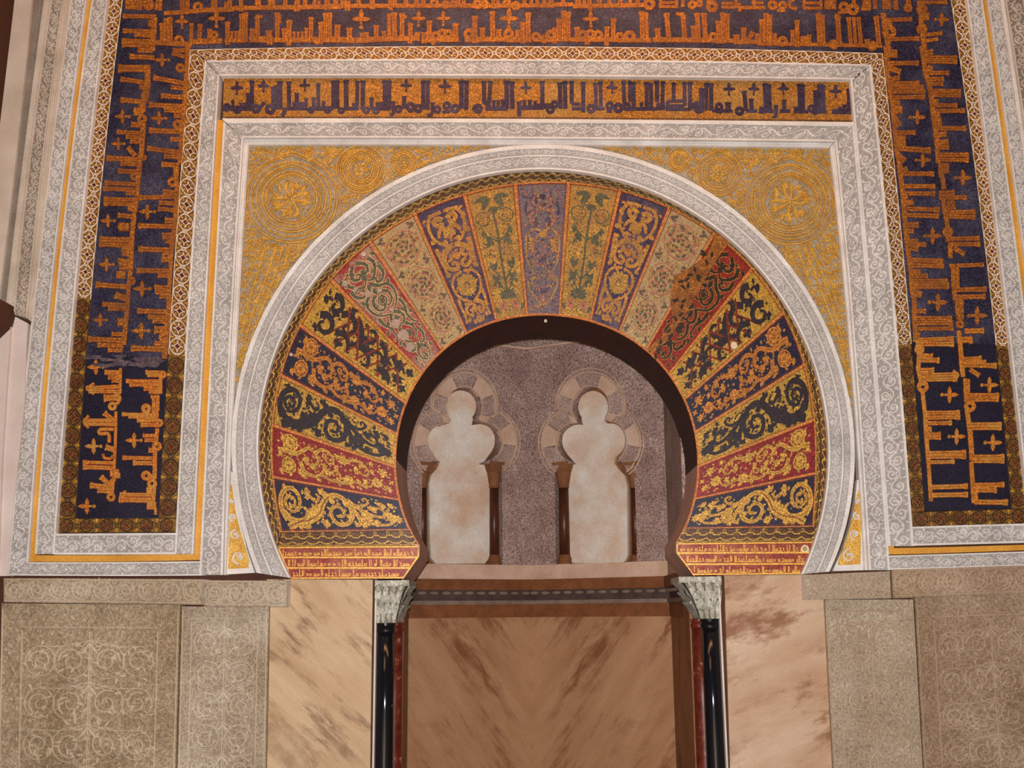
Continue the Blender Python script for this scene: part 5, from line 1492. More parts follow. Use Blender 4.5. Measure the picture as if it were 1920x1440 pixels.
JL = [ray_line(vousO, intra, *b) for b in BND]
for k in range(19):
    kind = SEQ[k]
    gm, om, fn = VT[kind]
    lower, upper = (JL[k], JL[k + 1]) if k < 10 else (JL[k + 1], JL[k])
    if k == 9:
        lower, upper = JL[10], JL[9]
    A, B = upper, lower
    ao0, ao1 = ang(*A[0]), ang(*B[0])
    ai0, ai1 = ang(*A[-1]), ang(*B[-1])
    px = edge_poly(A, arc(intra, ai0, ai1, 8)[1:-1], B[::-1], arc(vousO, ao1, ao0, 10)[1:-1])
    mb = MB()
    prism(mb, px, SV, -0.05, 0.0)
    vo = mb.build('voussoir', M[gm], ma, VLAB[kind])
    st = Strip(A, B, SV)
    # orange edging along the joint and around the field
    e = Draw(st, None, 'flat', 0.003)
    for sg in (-1, 1):
        q = np.stack([st.d, np.full(len(st.d), sg * st.w * 0.488)], 1)
        e.stroke(q, 0.9, 0)
        q2 = np.stack([st.d, np.full(len(st.d), sg * st.w * 0.452)], 1)
        e.stroke(q2, 0.55, 1)
    e.m = Flat(SV)
    e.stroke(arc(lambda t: vousO(t) - 1.2, ao0, ao1, 10), 0.9, 0)
    e.stroke(arc(lambda t: vousO(t) - 3.4, ao0, ao1, 10), 0.6, 1)
    e.stroke(arc(lambda t: intra(t) + 1.6, ai0, ai1, 10), 0.9, 0)
    e.mb.build('edging', [M['v_edge'], M['v_rust']], vo)
    class Loc:
        surf = SV
        def px(s, q, st=st):
            q = np.atleast_2d(q)
            return st.px(np.stack([(6 + q[:, 0] * 0.955) * st.L / 250.0, q[:, 1] * st.w / 80.0 * 0.9], 1))
        def at(s, q, h=0.0):
            return SV.at(s.px(q), h)
    d = Draw(Loc(), None, 'flat', 0.0026)
    d.ws = 1.65 if kind == 'acanthus_black' else 1.4 if 'acanthus' in kind else 1.5 if kind == 'lattice' else 1.25
    fn(d)
    d.mb.build('ornament', [M[m] for m in om], vo)

# restored patches cutting across the worn voussoirs
pm = MB()
d = Draw(Flat(SV), pm, 'flat', 0.0032)
d.poly([(1344, 434), (1326, 478), (1296, 500), (1264, 518), (1256, 560), (1262, 602), (1240, 632), (1212, 655), (1222, 664), (1250, 640), (1290, 580), (1336, 500), (1368, 452)], 0)
d2 = Draw(Flat(SV), pm, 'flat', 0.006)
rd = random.Random(77)
ctr = np.array([(1330, 476), (1306, 510), (1282, 536), (1272, 570), (1276, 604), (1256, 634), (1236, 652)], float)
for p in ctr:
    for q in range(4):
        d2.leaf(p + np.array([rd.uniform(-8, 8), rd.uniform(-12, 12)]), rd.uniform(0, 6.3), 13, 2.8, rd.uniform(-1, 1), 1)
pm.build('restored_patch', [M['v_brown'], M['v_darkgreen']], ma, 'orange brown restored strip beside the brick red voussoir')
pm = MB()
d = Draw(Flat(SV), pm, 'flat', 0.0032)
def ragged(q, amp, seed):
    rd = random.Random(seed)
    q = np.array(q + [q[0]], float)
    out = []
    for i in range(len(q) - 1):
        for k in range(5):
            out.append(q[i] + (q[i + 1] - q[i]) * k / 5 + np.array([rd.uniform(-amp, amp), rd.uniform(-amp, amp)]))
    return out
for i, (x, y, r) in enumerate(((742, 606, 9), (756, 628, 11), (768, 650, 9), (735, 580, 6), (690, 552, 7), (668, 545, 6), (648, 532, 6), (712, 545, 5))):
    d.poly(ragged([tuple(p) for p in circ((x, y), r, 7)[:-1]], 1.8, i), 0)
pm.build('mortar_patch', M['patch'], ma, 'bare mauve mortar patches on the faded red voussoir')

# pale studs and chips on the mosaic
sm = Draw(Flat(SV), None, 'flat', 0.007)
for x, y, r in ((546, 665, 2.2), (1023, 602, 2.0), (682, 477, 2.6)):
    sm.ring((x, y), r, 0.8, 0, 10)
sm.disc((1376, 648), 6.5, 1, 0.006, 9)
sm.mb.build('fixing_stud', [M['border_white'], M['plaster']], ma, 'pale studs and a chipped spot')

# outer meander border
def meander(d, L, w, per, body, line):
    n = int(round(L / per))
    p = L / n
    pts, pts2 = [], []
    for k in range(n):
        s = k * p
        pts += [(s, -0.16 * w), (s + p * 0.35, -0.16 * w), (s + p * 0.5, -0.02 * w), (s + p * 0.85, -0.02 * w), (s + p, -0.16 * w)]
        pts2 += [(s, 0.2 * w), (s + p * 0.3, 0.36 * w), (s + p * 0.7, 0.36 * w), (s + p, 0.2 * w)]
        d.ring((s + p * 0.15, -0.33 * w), w * 0.085, 0.55, body, 8)
        d.stroke([(s + p * 0.45, -0.4 * w), (s + p * 0.95, -0.4 * w)], 0.9, line)
        d.stroke([(s + p * 0.4, 0.12 * w), (s + p * 0.8, 0.12 * w)], 0.9, line)
    d.stroke(pts, 2.2, line, h=d.h * 0.6)
    d.stroke(pts2, 2.0, line, h=d.h * 0.55)
    d.stroke(pts, 1.25, body)
    d.stroke(pts2, 1.15, body)
    q = np.linspace(0, L, 60)
    d.stroke(np.stack([q, np.full(60, 0.47 * w)], 1), 0.7, body)

def mea(name, a_o, a_v, lab):
    A = arc(ringI, a_o[0], a_o[1], 60)
    B = arc(vousO, a_v[0], a_v[1], 60)
    mb = MB()
    prism(mb, edge_poly(A, B[::-1]), SV, -0.05, 0.0)
    d = Draw(Strip(A, B, SV), mb, 'flat', 0.0028)
    worn = 'worn' in lab
    meander(d, d.m.L, d.m.w, 19, 1, 2)
    mb.build(name, [M['border_dark'], M['v_goldworn' if worn else 'v_gold'], M['v_darkgreen' if not worn else 'v_green']], ma, lab)
aL, aR = ang(604, 515), ang(1407, 476)
mea('meander_border', (ang(521, 1026), aL), (ang(529, 998), ang(624, 520)), 'bright gold meander border, left side')
mea('meander_border', (aL, aR), (ang(624, 520), ang(1385, 470)), 'worn meander border over the crown')
mea('meander_border', (aR, ang(1527, 1016)), (ang(1385, 470), ang(1526, 988)), 'bright gold meander border, right side')
def base_border(px4):
    mb = MB()
    prism(mb, px4, SV, -0.05, 0.0)
    A = np.array([px4[0], px4[1]], float)
    B = np.array([px4[3], px4[2]], float)
    d = Draw(Strip(A, B, SV), mb, 'flat', 0.0028)
    meander(d, d.m.L, d.m.w, 26, 1, 2)
    mb.build('meander_border', [M['border_dark'], M['v_gold'], M['v_darkgreen']], ma, 'straight meander border at the arch foot')
base_border([(529, 998), (771, 993), (784, 1022), (521, 1024)])
base_border([(1282, 991), (1526, 988), (1528, 1014), (1270, 1017)])

# ------------------------------------------------------------------ red inscription panels on the imposts
def red_panel(side):
    L = side == 'left'
    t = thing('mosaic_inscription', 'red impost panel with three gold script rows, %s foot of the arch' % side, 'mosaic inscription', loc_of(650 if L else 1400, 1084))
    out = [(521, 1025), (785, 1023), (785, 1043), (757, 1085), (545, 1086)] if L else [(1269, 1018), (1527, 1015), (1503, 1077), (1299, 1079), (1269, 1036)]
    mb = MB()
    prism(mb, out, SV, -0.05, 0.0)
    mb.build('red_ground', M['red_ground'], t)
    d = Draw(Flat(SV), None, 'flat', 0.004)
    o = np.array(out + [out[0]], float)
    ctr = o[:-1].mean(0)
    o2 = o + (ctr - o) * np.array([0.008, 0.06])
    d.stroke(o2, 1.5, 0)
    rows = [(1045, 1045), (1065, 1065)] if L else [(1037, 1036), (1058, 1057)]
    for ya, yb in rows:
        xa_ = np.interp(ya, [1025, 1086], [521, 545]) if L else np.interp(ya, [1036, 1079], [1269, 1299])
        xb_ = np.interp(ya, [1043, 1085], [785, 757]) if L else np.interp(ya, [1015, 1077], [1527, 1503])
        d.stroke([(xa_, ya), (xb_, yb)], 1.7, 0)
    d.mb.build('gold_rules', M['red_gold'], t)
    d = Draw(Flat(SV), None, 'flat', 0.004)
    rdm = random.Random(91 if L else 92)
    for r_i in range(3):
        yb = (1042, 1062, 1081)[r_i] if L else (1034, 1054, 1074)[r_i]
        x0 = (530, 540, 549)[r_i] if L else (1275, 1287, 1301)[r_i]
        x1 = (781, 770, 755)[r_i] if L else (1518, 1509, 1500)[r_i]
        x = x0
        while x < x1 - 4:
            k = rdm.random()
            wd = rdm.uniform(3.0, 6.5)
            if k < 0.32:
                d.stroke([(x + 1, yb - 13), (x + 1, yb - 1)], 0.75, 0)
                if rdm.random() < 0.4:
                    d.stroke([(x + 3.4, yb - 12), (x + 3.4, yb - 1)], 0.75, 0)
                    wd = 6
            elif k < 0.55:
                d.ring((x + 2, yb - 3.4), 1.7, 0.65, 0, 8)
            elif k < 0.8:
                for q in range(3):
                    d.stroke([(x + q * 1.9, yb - 6), (x + q * 1.9, yb - 1)], 0.55, 0)
                wd = 6.5
            else:
                d.curve([(x, yb - 7), (x + 3, yb - 6), (x + 2, yb - 3), (x + 5, yb - 1)], 0.7, 0.7, 0)
                wd = 6
            if rdm.random() < 0.75:
                d.stroke([(x, yb - 1), (x + wd + 0.5, yb - 1)], 0.7, 0)
            else:
                wd += 2.2
            x += wd
    d.mb.build('lettering', M['red_gold'], t)
    if not L:
        d = Draw(Flat(SV), None, 'flat', 0.006)
        d.ring((1509, 1029), 6.0, 1.2, 0, 18)
        d.disc((1509, 1029), 4.6, 1, 0.005, 14)
        d.mb.build('ring_mark', [M['border_white'], M['v_cream']], t)
red_panel('left')
red_panel('right')
# ------------------------------------------------------------------ soffit of the arch
def sweep_back(name, px, y0, y1, mat, parent, label=None, thick=0.03, grow=-0.006):
    """strip along the opening edge, running back through the wall"""
    f = wall_at(0.0).at(px)
    c = np.array([wpt(1022, 860)[0], 0, wpt(1022, 860)[2]])
    rows = []
    for p in f:
        o = (p - c)
        o[1] = 0
        o /= np.linalg.norm(o)
        q = p + o * grow
        rows.append([(q[0], y0, q[2]), (q[0], y1, q[2]), (q[0] + o[0] * thick, y1, q[2] + o[2] * thick), (q[0] + o[0] * thick, y0, q[2] + o[2] * thick)])
    mb = MB()
    mb.loft(rows, True)
    return mb.build(name, M[mat], parent, label)
sf = thing('arch_soffit', 'dark brown curved underside of the arch with paler mauve at its feet for the flash light', 'arch soffit', loc_of(1022, 1085, 0.3))
cut_l, cut_r = ang(742, 862), ang(1309, 872)
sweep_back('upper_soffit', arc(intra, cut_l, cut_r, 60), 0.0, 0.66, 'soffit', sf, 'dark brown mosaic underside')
sweep_back('left_reveal', np.vstack([[(757, 1085)], [(785, 1043)], arc(intra, ang(785, 1024), cut_l, 16)]), 0.0, 0.66, 'soffit_lit', sf, 'mauve reveal with flash light in its colour')
sweep_back('right_reveal', np.vstack([arc(intra, cut_r, ang(1270, 1018), 16), [(1269, 1036)], [(1299, 1078)]]), 0.0, 0.66, 'soffit_lit', sf, 'mauve reveal with flash light in its colour')
# gilt line along the front arris
d = Draw(Flat(wall_at(-0.008)), None, 'round', 0.006)
d.stroke(arc(lambda t: intra(t) - 0.6, ang(785, 1020), ang(1270, 1016), 70), 1.1, 0)
d.mb.build('front_arris', M['v_edge'], sf)

# ------------------------------------------------------------------ marble slabs, carved dado panels, ledges
def slab(name, px, d_, back, mat, label, cat):
    mb = MB()
    prism(mb, px, wall_at(d_), d_ - back, 0.0)
    return mb.build(name, M[mat], None, label, cat)
def zpx(x, y):      # continue an edge straight down to the floor line
    return (x, y)
FLOORY = 1612
def down(x0, y0, x1, y1, d_=0.0):
    """point where the line through two survey points meets the floor, on the plane d_"""
    z0, z1 = wpt(x0, y0, d_)[2], wpt(x1, y1, d_)[2]
    f = z0 / (z0 - z1) if z0 != z1 else 1
    f = min(f, 1.75)
    lo, hi = 0.5, 3.0
    for _ in range(40):
        m = (lo + hi) / 2
        if wpt(x0 + (x1 - x0) * m, y0 + (y1 - y0) * m, d_)[2] > 0.002:
            lo = m
        else:
            hi = m
    return (x0 + (x1 - x0) * lo, y0 + (y1 - y0) * lo)
slab('marble_slab', [(500, 1086), (699, 1087), down(699, 1087, 694, 1440), down(505, 1140, 497, 1440)], 0.0, 0.05, 'marble_l',
     'smooth veined tan marble slab left of the niche, beside the left black column', 'marble slab')
slab('marble_slab', [(1358, 1079), (1560, 1077), down(1552, 1140, 1568, 1440), down(1358, 1080, 1369, 1440)], 0.0, 0.05, 'marble_r',
     'smooth rosy tan marble slab right of the niche, beside the right black column', 'marble slab')

def carved_panel(px4, d_, back, mats, label, cols, seed, border=True):
    """tall carved dado slab: outline TL TR BR BL (BR, BL at the picture foot), continued to the floor"""
    TL, TR, BR, BL = px4
    bl_, br_ = down(*TL, *BL, d_), down(*TR, *BR, d_)
    t = thing('carved_dado', label, 'carved panel', wpt((bl_[0] + br_[0]) / 2, bl_[1], d_))
    S = wall_at(d_)
    mb = MB()
    prism(mb, [TL, TR, br_, bl_], S, -back, 0.0)
    mb.build('slab', M[mats[0]], t)
    st = Strip([TL, bl_], [TR, br_], S)
    d = Draw(st, None, 'round', 0.009)
    w, L = st.w, st.L
    hw = w / 2
    bw = w * 0.12 if border else w * 0.03
    if border:
        for sg in (-1, 1):
            d.stroke([(0.02 * L, sg * (hw - 3)), (L, sg * (hw - 3))], 1.2, 0)
            d.stroke([(0.02 * L + bw, sg * (hw - bw)), (L, sg * (hw - bw))], 1.2, 0)
        d.stroke([(bw * 1.1, -hw + bw), (bw * 1.1, hw - bw)], 1.2, 0)
    rd = random.Random(seed)
    inner = hw - bw
    # central stem with paired scrolls
    step = inner * 0.95 if cols == 1 else inner * 0.62
    y = bw * 1.3 + step * 0.7
    k = 0
    d.stroke([(bw * 1.3, 0), (L, 0)], 1.3, 0)
    d.stroke([(bw * 1.3, 4), (L, 4)], 0.8, 0)
    while y < L - step * 0.5:
        for sg in (-1, 1):
            for c in range(cols):
                r = step * 0.42
                cx = sg * (inner * (0.5 if cols == 1 else (0.26 + 0.46 * c)))
                if cols > 1 and c == 1:
                    r *= 0.85
                d.ring((y, cx), r, 1.1, 0, 18)
                d.stroke(spir((y, cx), r * 0.78, 1.57 * sg + k, sg * 1.4, 16, 0.2), np.linspace(1.8, 1.0, 16), 0)
                d.curve([(y - step * 0.5, 0), (y - step * 0.35, cx * 0.5), (y - r, cx)], 1.4, 1.0, 0)
                for q in range(9):
                    a = rd.uniform(0, 6.28)
                    rr = r * rd.uniform(0.2, 1.15)
                    d.leaf((y + rr * math.cos(a), cx + rr * math.sin(a)), a + rd.uniform(-1.3, 1.3), r * 0.42, r * 0.1, rd.uniform(-1, 1), 0, n=4)
        d.leaf((y - step * 0.45, 0), 0.5, step * 0.4, 3, 0.4, 0)
        d.leaf((y - step * 0.45, 0), -0.5, step * 0.4, 3, -0.4, 0)
        y += step
        k += 1
    # loose leafage filling the field and the border
    n = int(w * L / 110)
    for q in range(n):
        s_, t_ = rd.uniform(4, L - 4), rd.uniform(-hw + 5, hw - 5)
        d.leaf((s_, t_), rd.uniform(0, 6.28), rd.uniform(6, 12), rd.uniform(0.8, 1.5), rd.uniform(-1.8, 1.8), 0, n=4)
    d.mb.build('arabesque_relief', M[mats[1]], t)
    return t
carved_panel([(3, 1131), (338, 1134), (329, 1440), (-4, 1440)], -0.07, 0.12, ('tan_panel', 'tan_relief'), 'wide carved tan arabesque panel at the lower left corner', 2, 101)
carved_panel([(341, 1137), (504, 1138), (498, 1440), (333, 1440)], -0.045, 0.095, ('tan_panel_n', 'tan_relief_n'), 'narrow carved arabesque panel between the left marble slab and the wide left panel', 1, 102)
carved_panel([(1547, 1124), (1712, 1124), (1730, 1440), (1563, 1440)], -0.045, 0.095, ('tan_panel_n', 'tan_relief_b'), 'narrow worn carved panel between the right marble slab and the wide right panel', 1, 103)
carved_panel([(1715, 1121), (1990, 1110), (2020, 1440), (1732, 1440)], -0.02, 0.07, ('tan_panel_b', 'tan_relief_b'), 'wide brown carved arabesque panel at the lower right corner', 2, 104)

def ledge(px4, d_, back, mats, label, n, seed):
    t = thing('carved_ledge', label, 'stone ledge', wpt((px4[0][0] + px4[1][0]) / 2, px4[2][1], d_))
    S = wall_at(d_)
    mb = MB()
    prism(mb, px4, S, -back, 0.0, 0, 1)
    mb.build('block', [M[mats[0]], M[mats[2]]], t)
    st = Strip([px4[0], px4[1]], [px4[3], px4[2]], S)
    d = Draw(st, None, 'round', 0.007)
    rd = random.Random(seed)
    p = st.L / n
    d.stroke([(2, st.w * 0.42), (st.L - 2, st.w * 0.42)], 1.0, 0)
    d.stroke([(2, -st.w * 0.45), (st.L - 2, -st.w * 0.45)], 1.0, 0)
    for k in range(n):
        c = ((k + 0.5) * p, -1)
        d.ring(c, st.w * 0.36, 1.1, 0, 18)
        d.stroke(spir(c, st.w * 0.26, k * 2.0, 1.3 if k % 2 else -1.3, 14, 0.2), np.linspace(1.5, 0.9, 14), 0)
        for q in range(10):
            a = rd.uniform(0, 6.28)
            rr = st.w * rd.uniform(0.1, 0.42)
            if abs(c[1] + rr * math.sin(a)) < st.w * 0.4:
                d.leaf((c[0] + rr * 1.2 * math.cos(a), c[1] + rr * math.sin(a)), rd.uniform(0, 6.28), 9, 1.4, rd.uniform(-1, 1), 0, n=4)
    d.mb.build('scroll_relief', M[mats[1]], t)
TL3 = ('tan_panel_n', 'tan_relief_n', 'stucco')
TB3 = ('tan_panel_n', 'tan_relief_b', 'stucco')
ledge([(7, 1084), (381, 1086), (380, 1134), (7, 1129)], -0.14, 0.19, ('tan_panel_n', 'tan_relief', 'stucco'), 'long carved stone ledge over the wide lower left panel', 9, 111)
ledge([(383, 1088), (538, 1089), (537, 1138), (383, 1137)], -0.12, 0.17, TL3, 'short carved stone ledge over the narrow left panel', 4, 112)
ledge([(1509, 1078), (1668, 1071), (1671, 1122), (1510, 1124)], -0.10, 0.15, TB3, 'short worn ledge over the narrow right panel', 4, 113)
ledge([(1672, 1068), (1990, 1058), (1992, 1110), (1674, 1122)], -0.06, 0.11, ('tan_panel_b', 'tan_relief_b', 'tan_panel_b'), 'long worn ledge over the wide lower right panel', 7, 114)

# ------------------------------------------------------------------ jambs, columns, capitals
def jamb(side):
    L = side == 'left'
    mb = MB()
    x0 = wpt(700, 1300)[0] if L else wpt(1359, 1300)[0]
    z1 = wpt(720, 1087)[2] if L else wpt(1330, 1080)[2]
    xin = XJL if L else XJR
    # notch wall behind the two columns, and the pale slab edge beside them
    if L:
        mb.box((x0, 0.0, 0), (x0 + 0.012, 0.36, z1), 1)
        mb.box((x0 + 0.012, 0.36, 0), (xin, 0.66, z1), 0)
    else:
        mb.box((x0 - 0.012, 0.0, 0), (x0, 0.36, z1), 1)
        mb.box((xin, 0.36, 0), (x0 - 0.012, 0.66, z1), 0)
    mb.build('jamb', [M['marble_side'], M['plain_pale']], None, 'marble jamb with pale edge behind the %s pair of columns' % side, 'jamb')
# notch: the masonry stops short of the columns, so widen the opening there
def column(cx, cy, r, z1, mat, name, label, group=None):
    t = thing(name, label, 'column', (cx, cy, 0))
    mb = MB()
    mb.lathe((cx, cy, 0), [(r * 1.04, 0.22), (r * 1.03, 0.5), (r, 1.0), (r * 0.97, z1 - 0.065)], 40)
    mb.build('shaft', M[mat], t, smooth=True)
    mb = MB()
    mb.lathe((cx, cy, 0), [(r * 0.97, z1 - 0.065), (r * 1.06, z1 - 0.058), (r * 1.08, z1 - 0.045), (r * 1.04, z1 - 0.034), (r * 0.98, z1 - 0.03), (r * 1.1, z1 - 0.018), (r * 1.1, z1)], 40)
    mb.build('necking', M[mat], t, smooth=False)
    mb = MB()
    mb.box((cx - r * 1.5, cy - r * 1.5, 0), (cx + r * 1.5, cy + r * 1.5, 0.08))
    mb.lathe((cx, cy, 0), [(r * 1.45, 0.08), (r * 1.5, 0.11), (r * 1.42, 0.14), (r * 1.15, 0.165), (r * 1.25, 0.19), (r * 1.2, 0.21), (r * 1.04, 0.22)], 32)
    mb.build('base', M['capital'], t)
    return t
CY = 0.085
def on_y(px, y):
    return wall_at(y).at([px])[0]
l0, l1 = on_y((705.5, 1250), CY), on_y((739.5, 1250), CY)
r0_, r1_ = on_y((1317, 1250), CY), on_y((1352, 1250), CY)
RC = (l1[0] - l0[0]) / 2
cxl, cxr = (l0[0] + l1[0]) / 2, (r0_[0] + r1_[0]) / 2
zl, zr = on_y((723, 1168), CY - RC)[2], on_y((1332, 1160), CY - RC)[2]
column(cxl, CY, RC, zl, 'black', 'marble_column', 'polished black column left of the niche')
column(cxr, CY, RC, zr, 'black', 'marble_column', 'polished black column right of the niche')
column(cxl + 0.035, CY + 0.19, RC, zl, 'red_col', 'marble_column', 'red porphyry column half hidden behind the left black column')
column(cxr - 0.04, CY + 0.19, RC, zr, 'red_col', 'marble_column', 'red porphyry column half hidden behind the right black column')
jamb('left')
jamb('right')

def capital(side):
    L = side == 'left'
    sg = 1 if L else -1
    cx = cxl if L else cxr
    z0 = zl if L else zr
    z1 = wpt(735, 1088, 0.0)[2] if L else wpt(1315, 1081, 0.0)[2]
    t = thing('capital', 'grey leafy marble capital on the %s black and red columns' % side, 'capital', (cx, CY + 0.1, z0))
    # body: straight on the slab side, flaring toward the opening
    xo_top = wpt(703, 1100, 0.0)[0] if L else wpt(1353, 1100, 0.0)[0]
    xi_top = wpt(764, 1092, 0.0)[0] if L else wpt(1276, 1090, 0.0)[0]
    xo_bot = cx - sg * RC * 1.02
    xi_bot = cx + sg * RC * 1.25
    H = z1 - z0
    rows, rec = [], []
    for f in np.linspace(0, 0.86, 9):
        g = f ** 1.5
        xo = xo_bot + (xo_top - xo_bot) * min(1, f * 1.4)
        xi = xi_bot + (xi_top - xi_bot) * g
        yf = CY - RC * 1.0 - 0.012 * g
        z = z0 + f * H
        q = [(xo, yf, z), (xi, yf, z), (xi, 0.42, z), (xo, 0.42, z)]
        rows.append(q if L else [q[1], q[0], q[3], q[2]])
    mb = MB()
    mb.loft(rows, True)
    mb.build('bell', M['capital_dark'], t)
    mb = MB()
    a, b = min(xo_top, xi_top + sg * 0.012), max(xo_top, xi_top + sg * 0.012)
    mb.box((a, CY - RC - 0.028, z0 + 0.86 * H), (b, 0.44, z1))
    mb.build('abacus', M['capital'], t)
    # two tiers of leaves on the front and on the reveal face
    mb = MB()
    rd = random.Random(3)
    def pt(f, u):     # front face
        g = f ** 1.5
        xo = xo_bot + (xo_top - xo_bot) * min(1, f * 1.4)
        xi = xi_bot + (xi_top - xi_bot) * g
        return np.array([xo + (xi - xo) * u, CY - RC - 0.012 * g, z0 + f * H])
    def pr_(f, u):    # reveal face
        g = f ** 1.5
        xi = xi_bot + (xi_top - xi_bot) * g
        return np.array([xi, CY - RC + u * (0.42 - CY + RC), z0 + f * H])
    for fn, nrm, cols in ((pt, np.array([0, -1.0, 0]), 4), (pr_, np.array([sg * 1.0, 0, 0]), 6)):
        for f0, f1, off, n in ((0.0, 0.42, 0.0, cols), (0.22, 0.66, 0.5, cols), (0.48, 0.9, 0.0, cols)):
            for k in range(n + (1 if off else 0)):
                u = (k + 0.5 - off) / n
                hw = 0.40 / n
                rws = []
                for q, wq, out in ((0, 0.55, 0.004), (0.35, 1.0, 0.014), (0.7, 0.9, 0.022), (0.92, 0.5, 0.036), (1.0, 0.2, 0.03)):
                    f = f0 + (f1 - f0) * q
                    us = [max(0, min(1, u + s_ * hw * wq)) for s_ in (-1, -0.45, 0, 0.45, 1)]
                    rws.append([fn(f, uu) + nrm * (out * (0.55 if i in (0, 4) else (0.7 if i == 2 else 1.0))) for i, uu in enumerate(us)])
                v = np.concatenate(rws)
                fcs = [(i * 5 + j, i * 5 + j + 1, i * 5 + 6 + j, i * 5 + 5 + j) for i in range(4) for j in range(4)]
                mb.add(v, fcs)
    mb.build('leaves', M['capital'], t, smooth=True)
    mb = MB()
    for u in (0.12, 0.88):
        p = pt(0.80, u) + np.array([0, -0.02, 0])
        a = np.linspace(0, 2 * math.pi * 1.6, 26)
        rr = np.linspace(0.026, 0.006, 26)
        c = np.stack([p[0] + rr * np.cos(a), np.full(26, p[1]), p[2] + rr * np.sin(a)], 1)
        rws = [[c[i] + np.array([0, -0.012, 0]), c[i] + (c[i] - p) * 0.22, c[i] + np.array([0, 0.02, 0]), c[i] - (c[i] - p) * 0.22] for i in range(26)]
        mb.loft(rws, True)
    mb.build('volutes', M['capital'], t)
capital('left')
capital('right')

# ------------------------------------------------------------------ the niche
M['marble_n'] = marble('book_matched_marble', rgb(150, 106, 72), rgb(178, 138, 102), rgb(122, 78, 48), -0.95, 1.5, stretch=4.5, mirror=float(NX), vlo=0.40)
def P3(base, u, z, off=0.0, n=None):
    return base
class Face:
    """upright niche face: u along it from the seam, z up"""
    def __init__(s, o, dirv, n):
        s.o, s.d, s.n = np.array([o[0], o[1], 0.0]), np.asarray(dirv, float), np.asarray(n, float)
    def p(s, u, z, off=0.0):
        return s.o + s.d * u + s.n * off + np.array([0, 0, z])
    def slab(s, mb, u0, u1, z0, z1, f, b, mi=0):
        q = [(u0, z0), (u1, z0), (u1, z1), (u0, z1)]
        v = [s.p(u, z, f) for u, z in q] + [s.p(u, z, b) for u, z in q]
        mb.add(v, [(0, 1, 2, 3), (7, 6, 5, 4), (0, 4, 5, 1), (1, 5, 6, 2), (2, 6, 7, 3), (3, 7, 4, 0)], mi)
FR = Face(seam, dR, PR.n)
FL = Face(seam, dL, PL.n)
SDR = Face(RB, (0, -1, 0), (-1, 0, 0))
SDL = Face(LB, (0, -1, 0), (1, 0, 0))
SDW = RB[1] - 0.62
FACES = [(FL, WF, 'left'), (FR, WF, 'right'), (SDL, SDW, 'far left'), (SDR, SDW, 'far right')]
Z = {k: zs(v) for k, v in dict(band_t=1060, band_b=1087, corn_b=1107, dent_b=1119, mould_t=1126, mould_b=1133, low_b=1157, hood=657).items()}
ZT = Z['hood']
LABM = {'left': 'left leaf of the book-matched marble at the back of the niche, below the cornice', 'right': 'right leaf of the book-matched marble at the back of the niche, below the cornice',
        'far left': 'marble side panel of the niche hidden behind the left columns', 'far right': 'marble side panel of the niche beside the right columns, shadow put into its dark colour'}
for F, w, nm in FACES:
    mb = MB()
    e = 0.10 if 'far' not in nm else 0.0
    F.slab(mb, 0.0, w - 0.002, 0, Z['low_b'], 0.0, -0.08)
    mb.build('marble_slab', M['marble_n' if 'far' not in nm else 'marble_side'], None, LABM[nm], 'marble panel')

ct = thing('niche_cornice', 'brown moulded cornice with dark beads running around the niche', 'cornice', (NX, seam[1] - 0.4, Z['low_b']))
def around(name, z0, z1, f, mat, lab=None):
    mb = MB()
    for F, w, nm in FACES:
        t = f * math.tan(A30) if 'far' not in nm else 0
        F.slab(mb, 0.0, w + (0.02 if 'far' in nm else 0), z0, z1, f, -0.08)
    mb.build(name, M[mat], ct, lab)
around('lower_band', Z['low_b'], Z['mould_b'], 0.012, 'cornice', 'brown flat lower band')
around('grey_moulding', Z['mould_b'], Z['mould_t'], 0.03, 'cornice_grey', 'thin grey moulding')
around('dark_cove', Z['mould_t'], Z['corn_b'], 0.005, 'cornice_dark', 'dark cove')
around('upper_band', Z['corn_b'], Z['band_b'] - (Z['band_b'] - Z['corn_b']) * 0.0, 0.05, 'cornice', 'brown upper band')
mb = MB()
for F, w, nm in FACES:
    n = 12 if 'far' not in nm else 9
    for k in range(n):
        u = (k + 0.5) * w / n
        zc = (Z['corn_b'] + Z['dent_b']) / 2 + 0.004
        h, hw = 0.017, w / n * 0.40
        rows = []
        for s_ in np.linspace(-1, 1, 7):
            r = math.sqrt(max(0, 1 - s_ * s_)) + 0.05
            a = np.linspace(0, 2 * math.pi, 9)[:-1]
            rows.append([F.p(u + s_ * hw, zc + h * r * math.sin(x), 0.025 + 0.02 * r * math.cos(x)) for x in a])
        mb.loft(rows, True)
mb.build('bead_row', M['cornice_grey'], ct, 'row of dark oblong beads')

# upper faces: pale band, then carved wall with a trefoil blind arch
for F, w, nm in FACES:
    mb = MB()
    F.slab(mb, 0, w, Z['band_b'], Z['band_t'], 0.015, -0.08)
    mb.build('stone_band', M['niche_plain'], None, 'plain mauve stone band at the foot of the %s upper niche wall' % nm, 'stone band')

def px_poly_on(S, pts, h0, h1, mb, mi=0, side=None):
    prism(mb, pts, S, h0, h1, mi, side)

def arc_pts(cx, cy, rx, ry, a0, a1, n=10):
    a = np.radians(np.linspace(a0, a1, n))
    return [(cx + rx * math.cos(x), cy - ry * math.sin(x)) for x in a]

